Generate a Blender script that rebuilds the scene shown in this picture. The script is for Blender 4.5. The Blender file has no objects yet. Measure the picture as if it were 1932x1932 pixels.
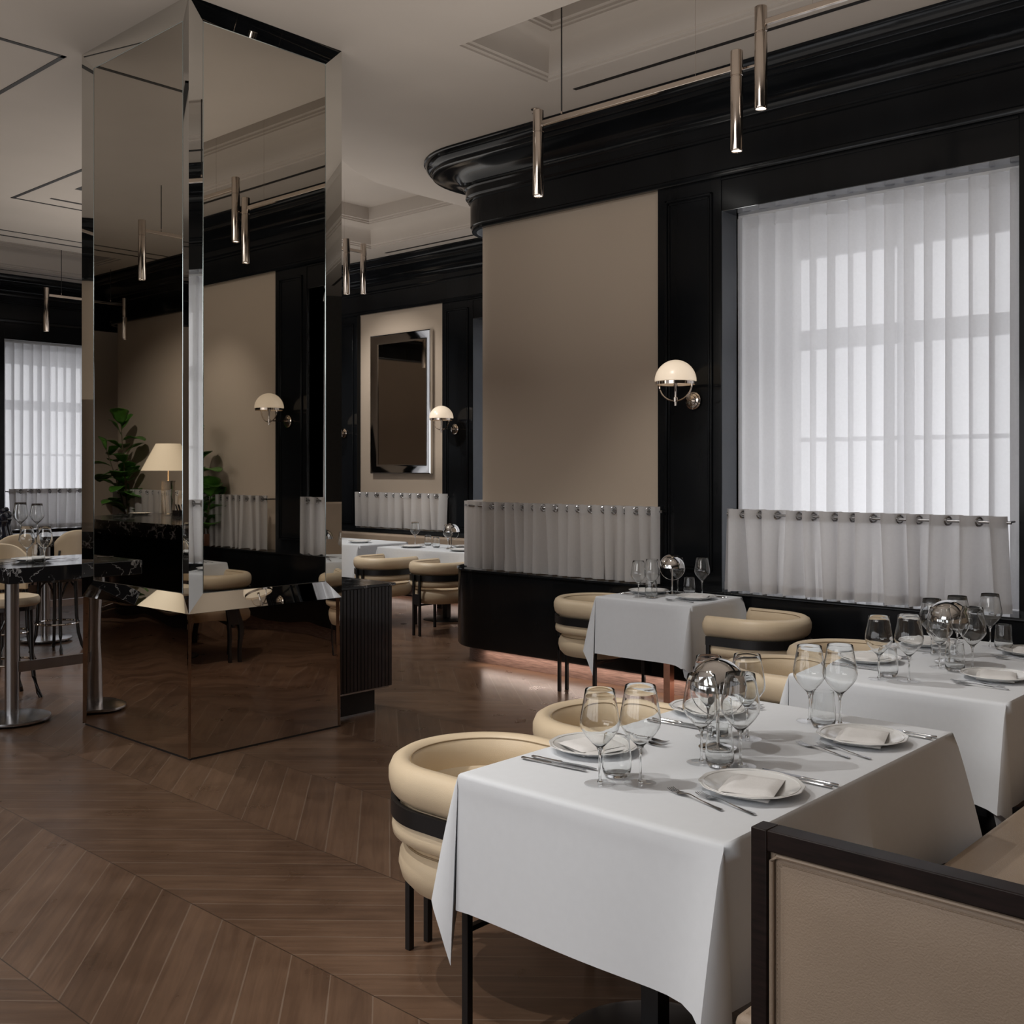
import bpy, bmesh, math, random
from mathutils import Vector, Matrix
from mathutils.geometry import tessellate_polygon
PI = math.pi
C = bpy.context.scene.collection
sc = bpy.context.scene
# ------------------------------------------------------------------ camera
cam_d = bpy.data.cameras.new('camera'); cam = bpy.data.objects.new('camera', cam_d); C.objects.link(cam)
cam.location = (0, 0, 1.6); cam.rotation_euler = (PI/2, 0, -math.atan2(.7399, .6729))
cam_d.sensor_width = 36; cam_d.lens = 2016/1932*36; cam_d.shift_y = -80/1932
cam_d.clip_start = .05; cam_d.clip_end = 200
sc.camera = cam
# ------------------------------------------------------------------ world, view
w = bpy.data.worlds.new('world'); sc.world = w; w.use_nodes = True
bg = w.node_tree.nodes['Background']; bg.inputs[0].default_value = (.97, .97, 1.0, 1); bg.inputs[1].default_value = 1.8
vs = sc.view_settings; vs.view_transform = 'Standard'; vs.look = 'None'; vs.gamma = 1; vs.exposure = 0.0
sc.cycles.max_bounces = 10; sc.cycles.diffuse_bounces = 4; sc.cycles.glossy_bounces = 6
sc.cycles.transmission_bounces = 8; sc.cycles.transparent_max_bounces = 24
sc.cycles.sample_clamp_indirect = 4; sc.cycles.caustics_reflective = False; sc.cycles.blur_glossy = .5
# ------------------------------------------------------------------ lights
def spot(loc, target, energy, size=70, blend=.8, col=(1, .965, .92), rad=.03):
    l = bpy.data.lights.new('spot', 'SPOT'); l.energy = energy; l.color = col
    l.spot_size = math.radians(size); l.spot_blend = blend; l.shadow_soft_size = rad
    o = bpy.data.objects.new('spot', l); C.objects.link(o); o.location = loc
    o.rotation_euler = (Vector(target)-Vector(loc)).to_track_quat('-Z', 'Y').to_euler(); return o
def area(loc, target, energy, sx, sy, col=(1, 1, 1)):
    l = bpy.data.lights.new('area', 'AREA'); l.energy = energy; l.color = col
    l.shape = 'RECTANGLE'; l.size = sx; l.size_y = sy
    o = bpy.data.objects.new('area', l); C.objects.link(o); o.location = loc
    o.rotation_euler = (Vector(target)-Vector(loc)).to_track_quat('-Z', 'Y').to_euler(); return o
spot((.2, 4.0, 4.15), (2.8, 1.7, .7), 190, 45)          # recessed downlights in the ceiling
spot((1.5, 2.6, 4.15), (2.9, 1.7, .7), 80, 60)
spot((3.9, 3.6, 4.15), (4.8, 1.9, .7), 130, 60)
spot((4.2, 3.7, 4.15), (6.0, 4.0, .7), 130, 55)
spot((6.2, 9.4, 4.15), (7.9, 8.4, .7), 260, 80)
spot((7.2, 10.4, 4.15), (9.1, 10.2, 2.0), 150, 70)
spot((3.0, 9.0, 4.15), (3.1, 7.3, .9), 160, 70)
spot((4.4, 8.2, 4.15), (5.4, 7.4, 0), 160, 90)
spot((1.4, 3.4, 4.15), (1.6, 4.2, 0), 160, 100)
spot((1.2, 10.8, 4.15), (-.6, 12.2, 1.2), 220, 80)
spot((4.9, .6, 4.15), (6.4, .3, 1.2), 110, 60)
area((-3.2, 2.5, 3.9), (2.0, 3.0, 1.2), 135, 4.0, 2.4, (1, .98, .96))   # added fill for the unseen lit restaurant, behind and left of the camera
for (x, y, e, a_, b_) in ((-.2, 4.5, 98, 6.4, 13.5), (5.9, 9.5, 58, 3.6, 4.6), (3.9, 2.2, 45, 2.2, 6.5)):
    u = area((x, y, 2.35), (x, y, 4), e, a_, b_, (1, .95, .89)); u.rotation_euler = (PI, 0, 0)     # added unseen uplights for an even wash on the ceiling
# ------------------------------------------------------------------ materials
def nm(name):
    m = bpy.data.materials.new(name); m.use_nodes = True
    return m, m.node_tree, m.node_tree.nodes['Principled BSDF']
def L(nt, a, b): nt.links.new(a, b)
def N(nt, t, **k):
    n = nt.nodes.new(t)
    for a, b in k.items(): setattr(n, a, b)
    return n
def mth(nt, op, a, b=None):
    n = nt.nodes.new('ShaderNodeMath'); n.operation = op
    for i, v in enumerate((a, b)):
        if v is None: continue
        if isinstance(v, (int, float)): n.inputs[i].default_value = v
        else: nt.links.new(v, n.inputs[i])
    return n.outputs[0]
def simple(name, col, rough=.5, metal=0, spec=.5, noise=0, nscale=20, bump=0, bscale=200, coat=0, emis=None, es=0, stretch=None):
    m, nt, p = nm(name)
    p.inputs['Base Color'].default_value = (*col, 1); p.inputs['Roughness'].default_value = rough
    p.inputs['Metallic'].default_value = metal; p.inputs['Specular IOR Level'].default_value = spec
    p.inputs['Coat Weight'].default_value = coat; p.inputs['Coat Roughness'].default_value = .05
    if emis: p.inputs['Emission Color'].default_value = (*emis, 1); p.inputs['Emission Strength'].default_value = es
    if noise or bump:
        tc = N(nt, 'ShaderNodeTexCoord'); mp = N(nt, 'ShaderNodeMapping'); L(nt, tc.outputs['Object'], mp.inputs[0])
        if stretch: mp.inputs['Scale'].default_value = stretch
    if noise:
        t = N(nt, 'ShaderNodeTexNoise'); t.inputs['Scale'].default_value = nscale; t.inputs['Detail'].default_value = 4
        L(nt, mp.outputs[0], t.inputs[0])
        r = N(nt, 'ShaderNodeValToRGB'); L(nt, t.outputs[0], r.inputs[0])
        r.color_ramp.elements[0].color = (*[c*(1-noise) for c in col], 1); r.color_ramp.elements[1].color = (*[min(1, c*(1+noise)) for c in col], 1)
        r.color_ramp.elements[0].position = .3; r.color_ramp.elements[1].position = .7
        L(nt, r.outputs[0], p.inputs['Base Color'])
    if bump:
        t = N(nt, 'ShaderNodeTexNoise'); t.inputs['Scale'].default_value = bscale; L(nt, mp.outputs[0], t.inputs[0])
        b = N(nt, 'ShaderNodeBump'); b.inputs['Strength'].default_value = bump; b.inputs['Distance'].default_value = .002
        L(nt, t.outputs[0], b.inputs['Height']); L(nt, b.outputs[0], p.inputs['Normal'])
    return m
M = {}
M['ceiling'] = simple('ceiling_plaster', (.46, .41, .365), .9, noise=.03, nscale=1.5)
M['tan'] = simple('tan_fabric_wall', (.52, .425, .335), .85, noise=.05, nscale=250, bump=.3, bscale=500)
M['black'] = simple('black_lacquer', (.007, .008, .0095), .13, spec=.22, noise=.3, nscale=3, stretch=(1, 1, .12))
M['gloss'] = simple('black_gloss_reveal', (.008, .009, .011), .05, spec=.6, noise=.2, nscale=3, coat=1)
M['jamb'] = simple('grey_metal_jamb', (.085, .095, .11), .3, noise=.03)
M['soffit'] = simple('polished_black_soffit', (.30, .31, .33), .06, 1, noise=.05, nscale=3)
M['darkwall'] = simple('dark_unseen_wall', (.05, .045, .04), .9, noise=.1)  # unseen walls kept dark to cut bounce onto the bench side
M['blackmatte'] = simple('black_reveal', (.012, .010, .009), .6, noise=.1)
M['white'] = simple('white_reveal', (.72, .72, .73), .6, noise=.02)
M['chrome'] = simple('polished_chrome', (.72, .71, .70), .06, 1, noise=.03, nscale=8)
M['nickel'] = simple('polished_nickel', (.62, .55, .49), .1, 1, noise=.04, nscale=8)
M['steel'] = simple('brushed_steel', (.45, .45, .46), .25, 1, noise=.08, nscale=60, stretch=(1, 1, .03))
M['cutlery'] = simple('cutlery_steel', (.55, .55, .56), .16, 1, noise=.05, nscale=50)
M['leather'] = simple('cream_leather', (.70, .57, .40), .42, noise=.04, nscale=6, bump=.25, bscale=350)
M['seam'] = simple('leather_seam', (.30, .22, .13), .6, noise=.05)
M['tanleather'] = simple('tan_grain_leather', (.34, .262, .195), .5, noise=.05, nscale=5, bump=.5, bscale=260)
M['stitch'] = simple('tan_thread', (.33, .25, .18), .7, noise=.05)
M['darkwood'] = simple('wenge_wood', (.013, .007, .006), .42, spec=.25, noise=.5, nscale=12, stretch=(1, 1, 8))
M['redwood'] = simple('reddish_wood', (.30, .20, .165), .4, noise=.35, nscale=10, stretch=(8, 1, 14))
M['legmetal'] = simple('black_metal', (.010, .010, .011), .35, noise=.1)
M['cloth'] = simple('white_cotton', (.755, .785, .825), .85, noise=.01, nscale=40, bump=.12, bscale=25)
M['napkin'] = simple('napkin_linen', (.78, .77, .76), .9, noise=.02, nscale=60, bump=.3, bscale=300)
M['china'] = simple('white_china', (.80, .80, .79), .12, noise=.01, coat=.5)
M['cafe'] = None
M['blackwood'] = simple('turned_black_wood', (.012, .012, .013), .2, noise=.2, coat=.4)
M['bluewood'] = simple('dark_blue_wood', (.010, .014, .03), .2, noise=.2, coat=.4)
M['copper'] = simple('copper_pot', (.60, .33, .24), .3, 1, noise=.1, nscale=15)
M['leaf'] = simple('fig_leaf', (.07, .20, .03), .35, noise=.35, nscale=9)
M['bark'] = simple('fig_stem', (.10, .075, .045), .8, noise=.3, nscale=30)
M['soil'] = simple('potting_soil', (.03, .02, .015), .9, noise=.4, nscale=40)
M['glow'] = simple('opal_glass', (.80, .70, .58), .3, noise=.01, emis=(1, .80, .58), es=.42)
M['shade'] = simple('lamp_shade_cloth', (.80, .70, .55), .8, noise=.02, nscale=90, emis=(1, .78, .52), es=.38)
M['led'] = simple('downlight_lens', (.9, .85, .8), .3, noise=.01, emis=(1, .93, .84), es=14)
M['strip'] = simple('warm_led_strip', (.9, .7, .6), .3, noise=.01, emis=(1, .80, .69), es=5)
M['fluted'] = simple('fluted_black_timber', (.016, .012, .013), .3, noise=.3, nscale=10, stretch=(1, 1, .1), coat=.2)
M['brownmirror'] = simple('bronze_wall_mirror', (.50, .43, .36), .03, 1, noise=.02, nscale=2)
M['red'] = simple('red_plastic', (.3, .03, .03), .4, noise=.05)
M['stripe'] = simple('grey_stone', (.16, .16, .17), .7, noise=.15, nscale=4)

def mirror_mat(name, col, wave=0):
    m, nt, p = nm(name); p.inputs['Metallic'].default_value = 1; p.inputs['Roughness'].default_value = .012
    tc = N(nt, 'ShaderNodeTexCoord')
    t = N(nt, 'ShaderNodeTexNoise'); t.inputs['Scale'].default_value = 1.6; t.inputs['Detail'].default_value = 1; L(nt, tc.outputs['Object'], t.inputs[0])
    mx = N(nt, 'ShaderNodeMix', data_type='RGBA'); mx.inputs[6].default_value = (*col, 1); mx.inputs[7].default_value = (*[c*.94 for c in col], 1)
    L(nt, t.outputs[0], mx.inputs[0]); L(nt, mx.outputs[2], p.inputs['Base Color'])
    if wave:
        b = N(nt, 'ShaderNodeBump'); b.inputs['Strength'].default_value = 1; b.inputs['Distance'].default_value = wave
        L(nt, t.outputs[0], b.inputs['Height']); L(nt, b.outputs[0], p.inputs['Normal'])
    return m
M['mirror'] = mirror_mat('smoked_mirror', (.62, .585, .53))
M['mirrorbevel'] = mirror_mat('bevelled_mirror', (.68, .67, .64))
M['mirrorlow'] = mirror_mat('bronze_low_mirror', (.60, .52, .46), .010)
M['mirroredge'] = simple('mirror_glass_edge', (.55, .65, .68), .1, 1, noise=.05)

def glass_mat(name, thin):
    m, nt, p = nm(name); out = nt.nodes['Material Output']
    if not thin:
        p.inputs['Transmission Weight'].default_value = 1; p.inputs['Roughness'].default_value = 0; p.inputs['IOR'].default_value = 1.48
        p.inputs['Base Color'].default_value = (.98, .99, .99, 1); return m
    nt.nodes.remove(p)
    tr = N(nt, 'ShaderNodeBsdfTransparent'); tr.inputs[0].default_value = (.985, .987, .99, 1)
    gl = N(nt, 'ShaderNodeBsdfGlossy'); gl.inputs['Roughness'].default_value = .02; gl.inputs[0].default_value = (1, 1, 1, 1)
    ge = N(nt, 'ShaderNodeNewGeometry'); dt = N(nt, 'ShaderNodeVectorMath', operation='DOT_PRODUCT'); L(nt, ge.outputs['Normal'], dt.inputs[0]); L(nt, ge.outputs['Incoming'], dt.inputs[1])
    sch = mth(nt, 'ADD', mth(nt, 'MULTIPLY', mth(nt, 'POWER', mth(nt, 'SUBTRACT', 1.0, mth(nt, 'ABSOLUTE', dt.outputs['Value'])), 5.0), .9), .045)
    mx = N(nt, 'ShaderNodeMixShader'); L(nt, sch, mx.inputs[0]); L(nt, tr.outputs[0], mx.inputs[1]); L(nt, gl.outputs[0], mx.inputs[2])
    L(nt, mx.outputs[0], out.inputs[0]); return m
M['bowlglass'] = glass_mat('clear_crystal', False); M['glass'] = glass_mat('blown_glass', True); M['solidglass'] = glass_mat('solid_glass', False)

def fabric(name, col, transp, transl, weave=900):
    m, nt, p = nm(name); out = nt.nodes['Material Output']; nt.nodes.remove(p)
    tc = N(nt, 'ShaderNodeTexCoord'); no = N(nt, 'ShaderNodeTexNoise'); no.inputs['Scale'].default_value = 60; L(nt, tc.outputs['Object'], no.inputs[0])
    mx0 = N(nt, 'ShaderNodeMix', data_type='RGBA'); mx0.inputs[6].default_value = (*col, 1); mx0.inputs[7].default_value = (*[c*.93 for c in col], 1); L(nt, no.outputs[0], mx0.inputs[0])
    d = N(nt, 'ShaderNodeBsdfDiffuse'); tl = N(nt, 'ShaderNodeBsdfTranslucent'); tp = N(nt, 'ShaderNodeBsdfTransparent')
    L(nt, mx0.outputs[2], d.inputs[0]); L(nt, mx0.outputs[2], tl.inputs[0])
    a = N(nt, 'ShaderNodeMixShader'); a.inputs[0].default_value = transl; L(nt, d.outputs[0], a.inputs[1]); L(nt, tl.outputs[0], a.inputs[2])
    b = N(nt, 'ShaderNodeMixShader'); b.inputs[0].default_value = transp; L(nt, a.outputs[0], b.inputs[1]); L(nt, tp.outputs[0], b.inputs[2])
    L(nt, b.outputs[0], out.inputs[0]); return m
M['sheer'] = fabric('white_voile', (.93, .93, .94), .13, .62)
M['cafe'] = fabric('white_linen', (.83, .815, .81), .03, .52)

def marble():
    m, nt, p = nm('black_marble'); p.inputs['Roughness'].default_value = .13
    tc = N(nt, 'ShaderNodeTexCoord'); no = N(nt, 'ShaderNodeTexNoise'); no.inputs['Scale'].default_value = 2.2; no.inputs['Detail'].default_value = 9; no.inputs['Roughness'].default_value = .68; no.inputs['Distortion'].default_value = 2.6
    L(nt, tc.outputs['Object'], no.inputs[0])
    no.inputs['Scale'].default_value = 5; no.inputs['Distortion'].default_value = .4
    ad = N(nt, 'ShaderNodeVectorMath', operation='MULTIPLY_ADD'); L(nt, no.outputs['Color'], ad.inputs[0]); ad.inputs[1].default_value = (.28, .28, .28); L(nt, tc.outputs['Object'], ad.inputs[2])
    vo = N(nt, 'ShaderNodeTexVoronoi', feature='DISTANCE_TO_EDGE'); vo.inputs['Scale'].default_value = 6.5; L(nt, ad.outputs[0], vo.inputs['Vector'])
    n2 = N(nt, 'ShaderNodeTexNoise'); n2.inputs['Scale'].default_value = 4.5; n2.inputs['Detail'].default_value = 3; L(nt, tc.outputs['Object'], n2.inputs[0])
    f1 = mth(nt, 'LESS_THAN', vo.outputs['Distance'], mth(nt, 'MULTIPLY', mth(nt, 'SUBTRACT', n2.outputs[0], .44), .16))
    n3 = N(nt, 'ShaderNodeTexNoise'); n3.inputs['Scale'].default_value = 11; n3.inputs['Detail'].default_value = 8; n3.inputs['Roughness'].default_value = .7; L(nt, tc.outputs['Object'], n3.inputs[0])
    f = mth(nt, 'MAXIMUM', f1, mth(nt, 'GREATER_THAN', mth(nt, 'ADD', n3.outputs[0], mth(nt, 'MULTIPLY', n2.outputs[0], .4)), .865))
    mx = N(nt, 'ShaderNodeMix', data_type='RGBA'); mx.inputs[6].default_value = (.014, .014, .016, 1); mx.inputs[7].default_value = (.42, .42, .43, 1)
    L(nt, f, mx.inputs[0]); L(nt, mx.outputs[2], p.inputs['Base Color']); return m
M['marble'] = marble()

def floor_mat():
    m, nt, p = nm('chevron_oak'); tc = N(nt, 'ShaderNodeTexCoord'); sx = N(nt, 'ShaderNodeSeparateXYZ'); L(nt, tc.outputs['Object'], sx.inputs[0])
    W_, S_ = .66, .205
    x = mth(nt, 'SUBTRACT', sx.outputs[0], 2.12-40*W_)
    pp = mth(nt, 'PINGPONG', x, W_)
    wv = mth(nt, 'ADD', mth(nt, 'ADD', sx.outputs[1], 100.0), mth(nt, 'MULTIPLY', pp, 1.15))
    q = mth(nt, 'DIVIDE', wv, S_); row = mth(nt, 'FLOOR', q); fr = mth(nt, 'FRACT', q); col = mth(nt, 'FLOOR', mth(nt, 'DIVIDE', x, W_))
    cb = N(nt, 'ShaderNodeCombineXYZ'); L(nt, row, cb.inputs[0]); L(nt, col, cb.inputs[1])
    wn = N(nt, 'ShaderNodeTexWhiteNoise'); wn.noise_dimensions = '3D'; L(nt, cb.outputs[0], wn.inputs[0])
    g = N(nt, 'ShaderNodeCombineXYZ'); L(nt, mth(nt, 'MULTIPLY', wv, 14), g.inputs[0]); L(nt, mth(nt, 'MULTIPLY', pp, 2.0), g.inputs[1]); L(nt, mth(nt, 'MULTIPLY', wn.outputs[0], 40), g.inputs[2])
    gn = N(nt, 'ShaderNodeTexNoise'); gn.inputs['Scale'].default_value = 1.3; gn.inputs['Detail'].default_value = 7; gn.inputs['Roughness'].default_value = .65; gn.inputs['Distortion'].default_value = .8; L(nt, g.outputs[0], gn.inputs[0])
    bl = N(nt, 'ShaderNodeTexNoise'); bl.inputs['Scale'].default_value = 5; bl.inputs['Detail'].default_value = 4; L(nt, tc.outputs['Object'], bl.inputs[0])
    s = mth(nt, 'ADD', mth(nt, 'ADD', mth(nt, 'MULTIPLY', gn.outputs[0], .62), mth(nt, 'MULTIPLY', wn.outputs[0], .16)), mth(nt, 'MULTIPLY', bl.outputs[0], .3))
    r = N(nt, 'ShaderNodeValToRGB'); L(nt, s, r.inputs[0]); e = r.color_ramp.elements
    e[0].position = .24; e[0].color = (.060, .032, .019, 1); e[1].position = .80; e[1].color = (.22, .132, .082, 1)
    e2 = e.new(.48); e2.color = (.122, .069, .042, 1)
    # joints: thin pale lines between boards, thin dark lines on the mitres
    ed = mth(nt, 'MINIMUM', fr, mth(nt, 'SUBTRACT', 1.0, fr)); wj = mth(nt, 'LESS_THAN', ed, mth(nt, 'MULTIPLY', bl.outputs[0], .036))
    em = mth(nt, 'MINIMUM', pp, mth(nt, 'SUBTRACT', W_, pp)); mj = mth(nt, 'LESS_THAN', em, .0022)
    m1 = N(nt, 'ShaderNodeMix', data_type='RGBA'); L(nt, mth(nt, 'MULTIPLY', wj, .75), m1.inputs[0]); L(nt, r.outputs[0], m1.inputs[6]); m1.inputs[7].default_value = (.24, .175, .13, 1)
    m2 = N(nt, 'ShaderNodeMix', data_type='RGBA'); L(nt, mth(nt, 'MULTIPLY', mj, .8), m2.inputs[0]); L(nt, m1.outputs[2], m2.inputs[6]); m2.inputs[7].default_value = (.03, .018, .012, 1)
    L(nt, m2.outputs[2], p.inputs['Base Color'])
    L(nt, mth(nt, 'ADD', mth(nt, 'MULTIPLY', bl.outputs[0], .22), .20), p.inputs['Roughness'])
    p.inputs['Specular IOR Level'].default_value = .5
    b = N(nt, 'ShaderNodeBump'); b.inputs['Strength'].default_value = .25; b.inputs['Distance'].default_value = .002; L(nt, gn.outputs[0], b.inputs['Height']); L(nt, b.outputs[0], p.inputs['Normal'])
    return m
M['floor'] = floor_mat()

# ------------------------------------------------------------------ mesh helpers
class MB:
    def __init__(s): s.v = []; s.f = []; s.sm = []
    def add(s, vs_, fs, smooth=False):
        n = len(s.v); s.v += [tuple(p) for p in vs_]
        for f in fs: s.f.append(tuple(i+n for i in f)); s.sm.append(smooth)
    def box(s, x0, x1, y0, y1, z0, z1, T=None):
        v = [(x, y, z) for x in (x0, x1) for y in (y0, y1) for z in (z0, z1)]
        if T: v = [T @ Vector(p) for p in v]
        s.add(v, [(0, 1, 3, 2), (4, 6, 7, 5), (0, 4, 5, 1), (2, 3, 7, 6), (0, 2, 6, 4), (1, 5, 7, 3)])
    def grid(s, rows, closed_u=False, closed_v=False, smooth=True):
        nr, nc = len(rows), len(rows[0]); v = [p for r in rows for p in r]; f = []
        for i in range(nr if closed_u else nr-1):
            for j in range(nc if closed_v else nc-1):
                a, b = i, (i+1) % nr; c, d = j, (j+1) % nc
                f.append((a*nc+c, a*nc+d, b*nc+d, b*nc+c))
        s.add(v, f, smooth)
    def lathe(s, prof, n=32, c=(0, 0, 0), smooth=True, closed=False, T=None):
        rows = []
        for (r, z) in prof:
            row = [(c[0]+r*math.cos(2*PI*k/n), c[1]+r*math.sin(2*PI*k/n), c[2]+z) for k in range(n)]
            if T: row = [tuple(T @ Vector(p)) for p in row]
            rows.append(row)
        s.grid(rows, closed_u=closed, closed_v=True, smooth=smooth)
    def tube(s, pts, r, n=10, closed=False, smooth=True, rz=None):
        pts = [Vector(p) for p in pts]; rows = []; m = len(pts)
        for i, p in enumerate(pts):
            a = pts[(i-1) % m] if (closed or i > 0) else p; b = pts[(i+1) % m] if (closed or i < m-1) else p
            d = (b-a).normalized(); up = Vector((0, 0, 1)) if abs(d.z) < .95 else Vector((1, 0, 0))
            u = d.cross(up).normalized(); v = u.cross(d)
            rr = r[i] if isinstance(r, (list, tuple)) else r
            rows.append([tuple(p + u*rr*math.cos(2*PI*k/n) + v*(rz or rr)*math.sin(2*PI*k/n)) for k in range(n)])
        s.grid(rows, closed_u=closed, closed_v=True, smooth=smooth)
        if not closed:
            k0 = len(s.v)-m*n
            s.f.append(tuple(k0+k for k in range(n))[::-1]); s.sm.append(False)
            s.f.append(tuple(k0+(m-1)*n+k for k in range(n))); s.sm.append(False)
    def obj(s, name, mat, parent=None, bevel=0, seg=2, sub=0, solid=0, sharp=True):
        me = bpy.data.meshes.new(name); me.from_pydata(s.v, [], s.f)
        bm = bmesh.new(); bm.from_mesh(me); bmesh.ops.recalc_face_normals(bm, faces=bm.faces); bm.to_mesh(me); bm.free()
        me.polygons.foreach_set('use_smooth', s.sm[:len(me.polygons)]) if len(s.sm) == len(me.polygons) else None
        me.materials.append(mat); me.update()
        if sharp: me.set_sharp_from_angle(angle=math.radians(38))
        o = bpy.data.objects.new(name, me); C.objects.link(o)
        if parent: o.parent = parent
        if solid: k = o.modifiers.new('s', 'SOLIDIFY'); k.thickness = solid; k.offset = 0
        if bevel: k = o.modifiers.new('b', 'BEVEL'); k.width = bevel; k.segments = seg; k.limit_method = 'ANGLE'
        if sub: k = o.modifiers.new('u', 'SUBSURF'); k.levels = sub; k.render_levels = sub
        return o
def box(name, mat, x0, x1, y0, y1, z0, z1, parent=None, bevel=0):
    b = MB(); b.box(x0, x1, y0, y1, z0, z1); return b.obj(name, mat, parent, bevel)
def empty(name, loc=(0, 0, 0), rz=0, label=None, cat=None, group=None):
    o = bpy.data.objects.new(name, None); C.objects.link(o); o.location = loc; o.rotation_euler = (0, 0, rz); o.empty_display_size = .05
    if label: o['label'] = label
    if cat: o['category'] = cat
    if group: o['group'] = group
    return o
def tag(o, label, cat, group=None):
    o['label'] = label; o['category'] = cat
    if group: o['group'] = group
    return o
def struct(o): o['kind'] = 'structure'; return o
def kids(o): return [c for c in C.objects if c.parent == o]
KID = {}
def dup(root, loc, rz, label, group=None, scale=1):
    key = root.name
    if key not in KID: KID[key] = [(c, kids(c)) for c in kids(root)]
    r = root.copy(); C.objects.link(r); r.location = loc; r.rotation_euler = (0, 0, rz); r['label'] = label
    r.scale = (scale, scale, scale)
    if group: r['group'] = group
    for c, gs in KID[key]:
        d = c.copy(); C.objects.link(d); d.parent = r
        for g in gs: e = g.copy(); C.objects.link(e); e.parent = d
    return r
class Proto:
    """first use places the original, later uses copy it"""
    def __init__(s, fn): s.fn = fn; s.root = None
    def put(s, loc, rz, label, group=None, scale=1):
        if s.root is None:
            s.root = s.fn(); s.root.location = loc; s.root.rotation_euler = (0, 0, rz); s.root['label'] = label
            s.root.scale = (scale,)*3
            if group: s.root['group'] = group
            return s.root
        return dup(s.root, loc, rz, label, group, scale)

# ------------------------------------------------------------------ structure: walls
CE = 4.2
class Frame:
    """s along the wall, q out of the wall into the room, z up"""
    def __init__(s, kind, c): s.kind = kind; s.c = c
    def __call__(s, a, q, z):
        if s.kind == 'right': return (s.c-q, a, z)
        if s.kind == 'left': return (s.c+q, a, z)
        if s.kind == 'back': return (a, s.c-q, z)
def fbox(b, fr, s0, s1, q0, q1, z0, z1):
    p = [fr(a, q, z) for a in (s0, s1) for q in (q0, q1) for z in (z0, z1)]
    b.add(p, [(0, 1, 3, 2), (4, 6, 7, 5), (0, 4, 5, 1), (2, 3, 7, 6), (0, 2, 6, 4), (1, 5, 7, 3)])
RR = .25
def path(s0, s1, q, rd0, rd1, depth=2.4):
    P = []
    if rd0:
        P += [(s0-q, -depth), (s0-q, -RR)]
        for k in range(1, 13):
            a = PI/2*k/12; P.append((s0+RR-(RR+q)*math.cos(a), -RR+(RR+q)*math.sin(a)))
    else: P.append((s0, q))
    if rd1:
        for k in range(0, 12):
            a = PI/2*k/12; P.append((s1-RR+(RR+q)*math.sin(a), -RR+(RR+q)*math.cos(a)))
        P += [(s1+q, -RR), (s1+q, -depth)]
    else: P.append((s1, q))
    return P
def sweep(fr, s0, s1, prof, name, mat, rd0=False, rd1=False, depth=2.4, smooth=False, parent=None):
    b = MB(); rows = []
    for (q, z) in prof: rows.append([fr(a, o, z) for a, o in path(s0, s1, q, rd0, rd1, depth)])
    b.grid(rows, smooth=False)
    o = b.obj(name, mat, parent)
    return o
cove = [(.16+.26*(1-math.cos(t*PI/2/8)), 3.965+.115*math.sin(t*PI/2/8)) for t in range(9)]
CORN = [(.05, 3.62), (.09, 3.62), (.095, 3.635), (.095, 3.655), (.105, 3.66), (.105, 3.865), (.125, 3.87), (.125, 3.885), (.135, 3.89), (.145, 3.90), (.145, 3.955)] + cove + \
    [(.43, 4.085), (.43, 4.11), (.45, 4.115), (.47, 4.13), (.485, 4.155), (.49, 4.18), (.50, 4.185), (.50, CE)]
trim_n = [0]; win_n = [0]
def trim():
    trim_n[0] += 1; return 'trim_%d' % trim_n[0]
LZ = .77
def pilaster(fr, s0, s1):
    b = MB(); fbox(b, fr, s0, s1, -.2, .06, LZ, 3.63)
    w0, w1, z0, z1 = s0+.07, s1-.07, LZ+.12, 3.53
    for k, (m, t) in enumerate(((.0, .014), (.022, .008))):
        for (a0, a1, c0, c1) in ((w0+m, w1-m, z1-m-.016, z1-m), (w0+m, w1-m, z0+m, z0+m+.016), (w0+m, w0+m+.016, z0+m, z1-m), (w1-m-.016, w1-m, z0+m, z1-m)):
            fbox(b, fr, a0, a1, .06, .06+t, c0, c1)
    return struct(b.obj(trim(), M['black'], None, .003))
def pleat_curtain(fr, s0, s1, q, z0, z1, n, amp, name, mat, seed=1, hem=.0, rag=0.0, parent=None):
    rnd = random.Random(seed); b = MB(); rows = []
    cols = n*14
    ph = [rnd.uniform(-.5, .5) for _ in range(n+2)]; am = [rnd.uniform(.6, 1.25) for _ in range(n+2)]
    for iz in range(9):
        t = iz/8; z = z1+(z0-z1)*t; row = []
        for k in range(cols+1):
            u = k/cols*n; i = int(u); fl = u-i; i2 = min(i+1, n)
            a = am[i]*(1-fl)+am[i2]*fl; p_ = (ph[i]*(1-fl)+ph[i2]*fl)
            o = amp*a*math.sin(2*PI*u+p_*.9*(1-t*.3)) + .35*amp*math.sin(PI*u*1.3+t*1.2)*t
            row.append(fr(min(s1, max(s0, s0+(s1-s0)*k/cols+.30*(s1-s0)/n*a*math.sin(2*PI*u+p_*.9-.5))), q+o, z-(rag*math.sin(2*PI*u) if iz == 8 else 0)))
        rows.append(row)
    b.grid(rows); return b.obj(name, mat, parent)
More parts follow.
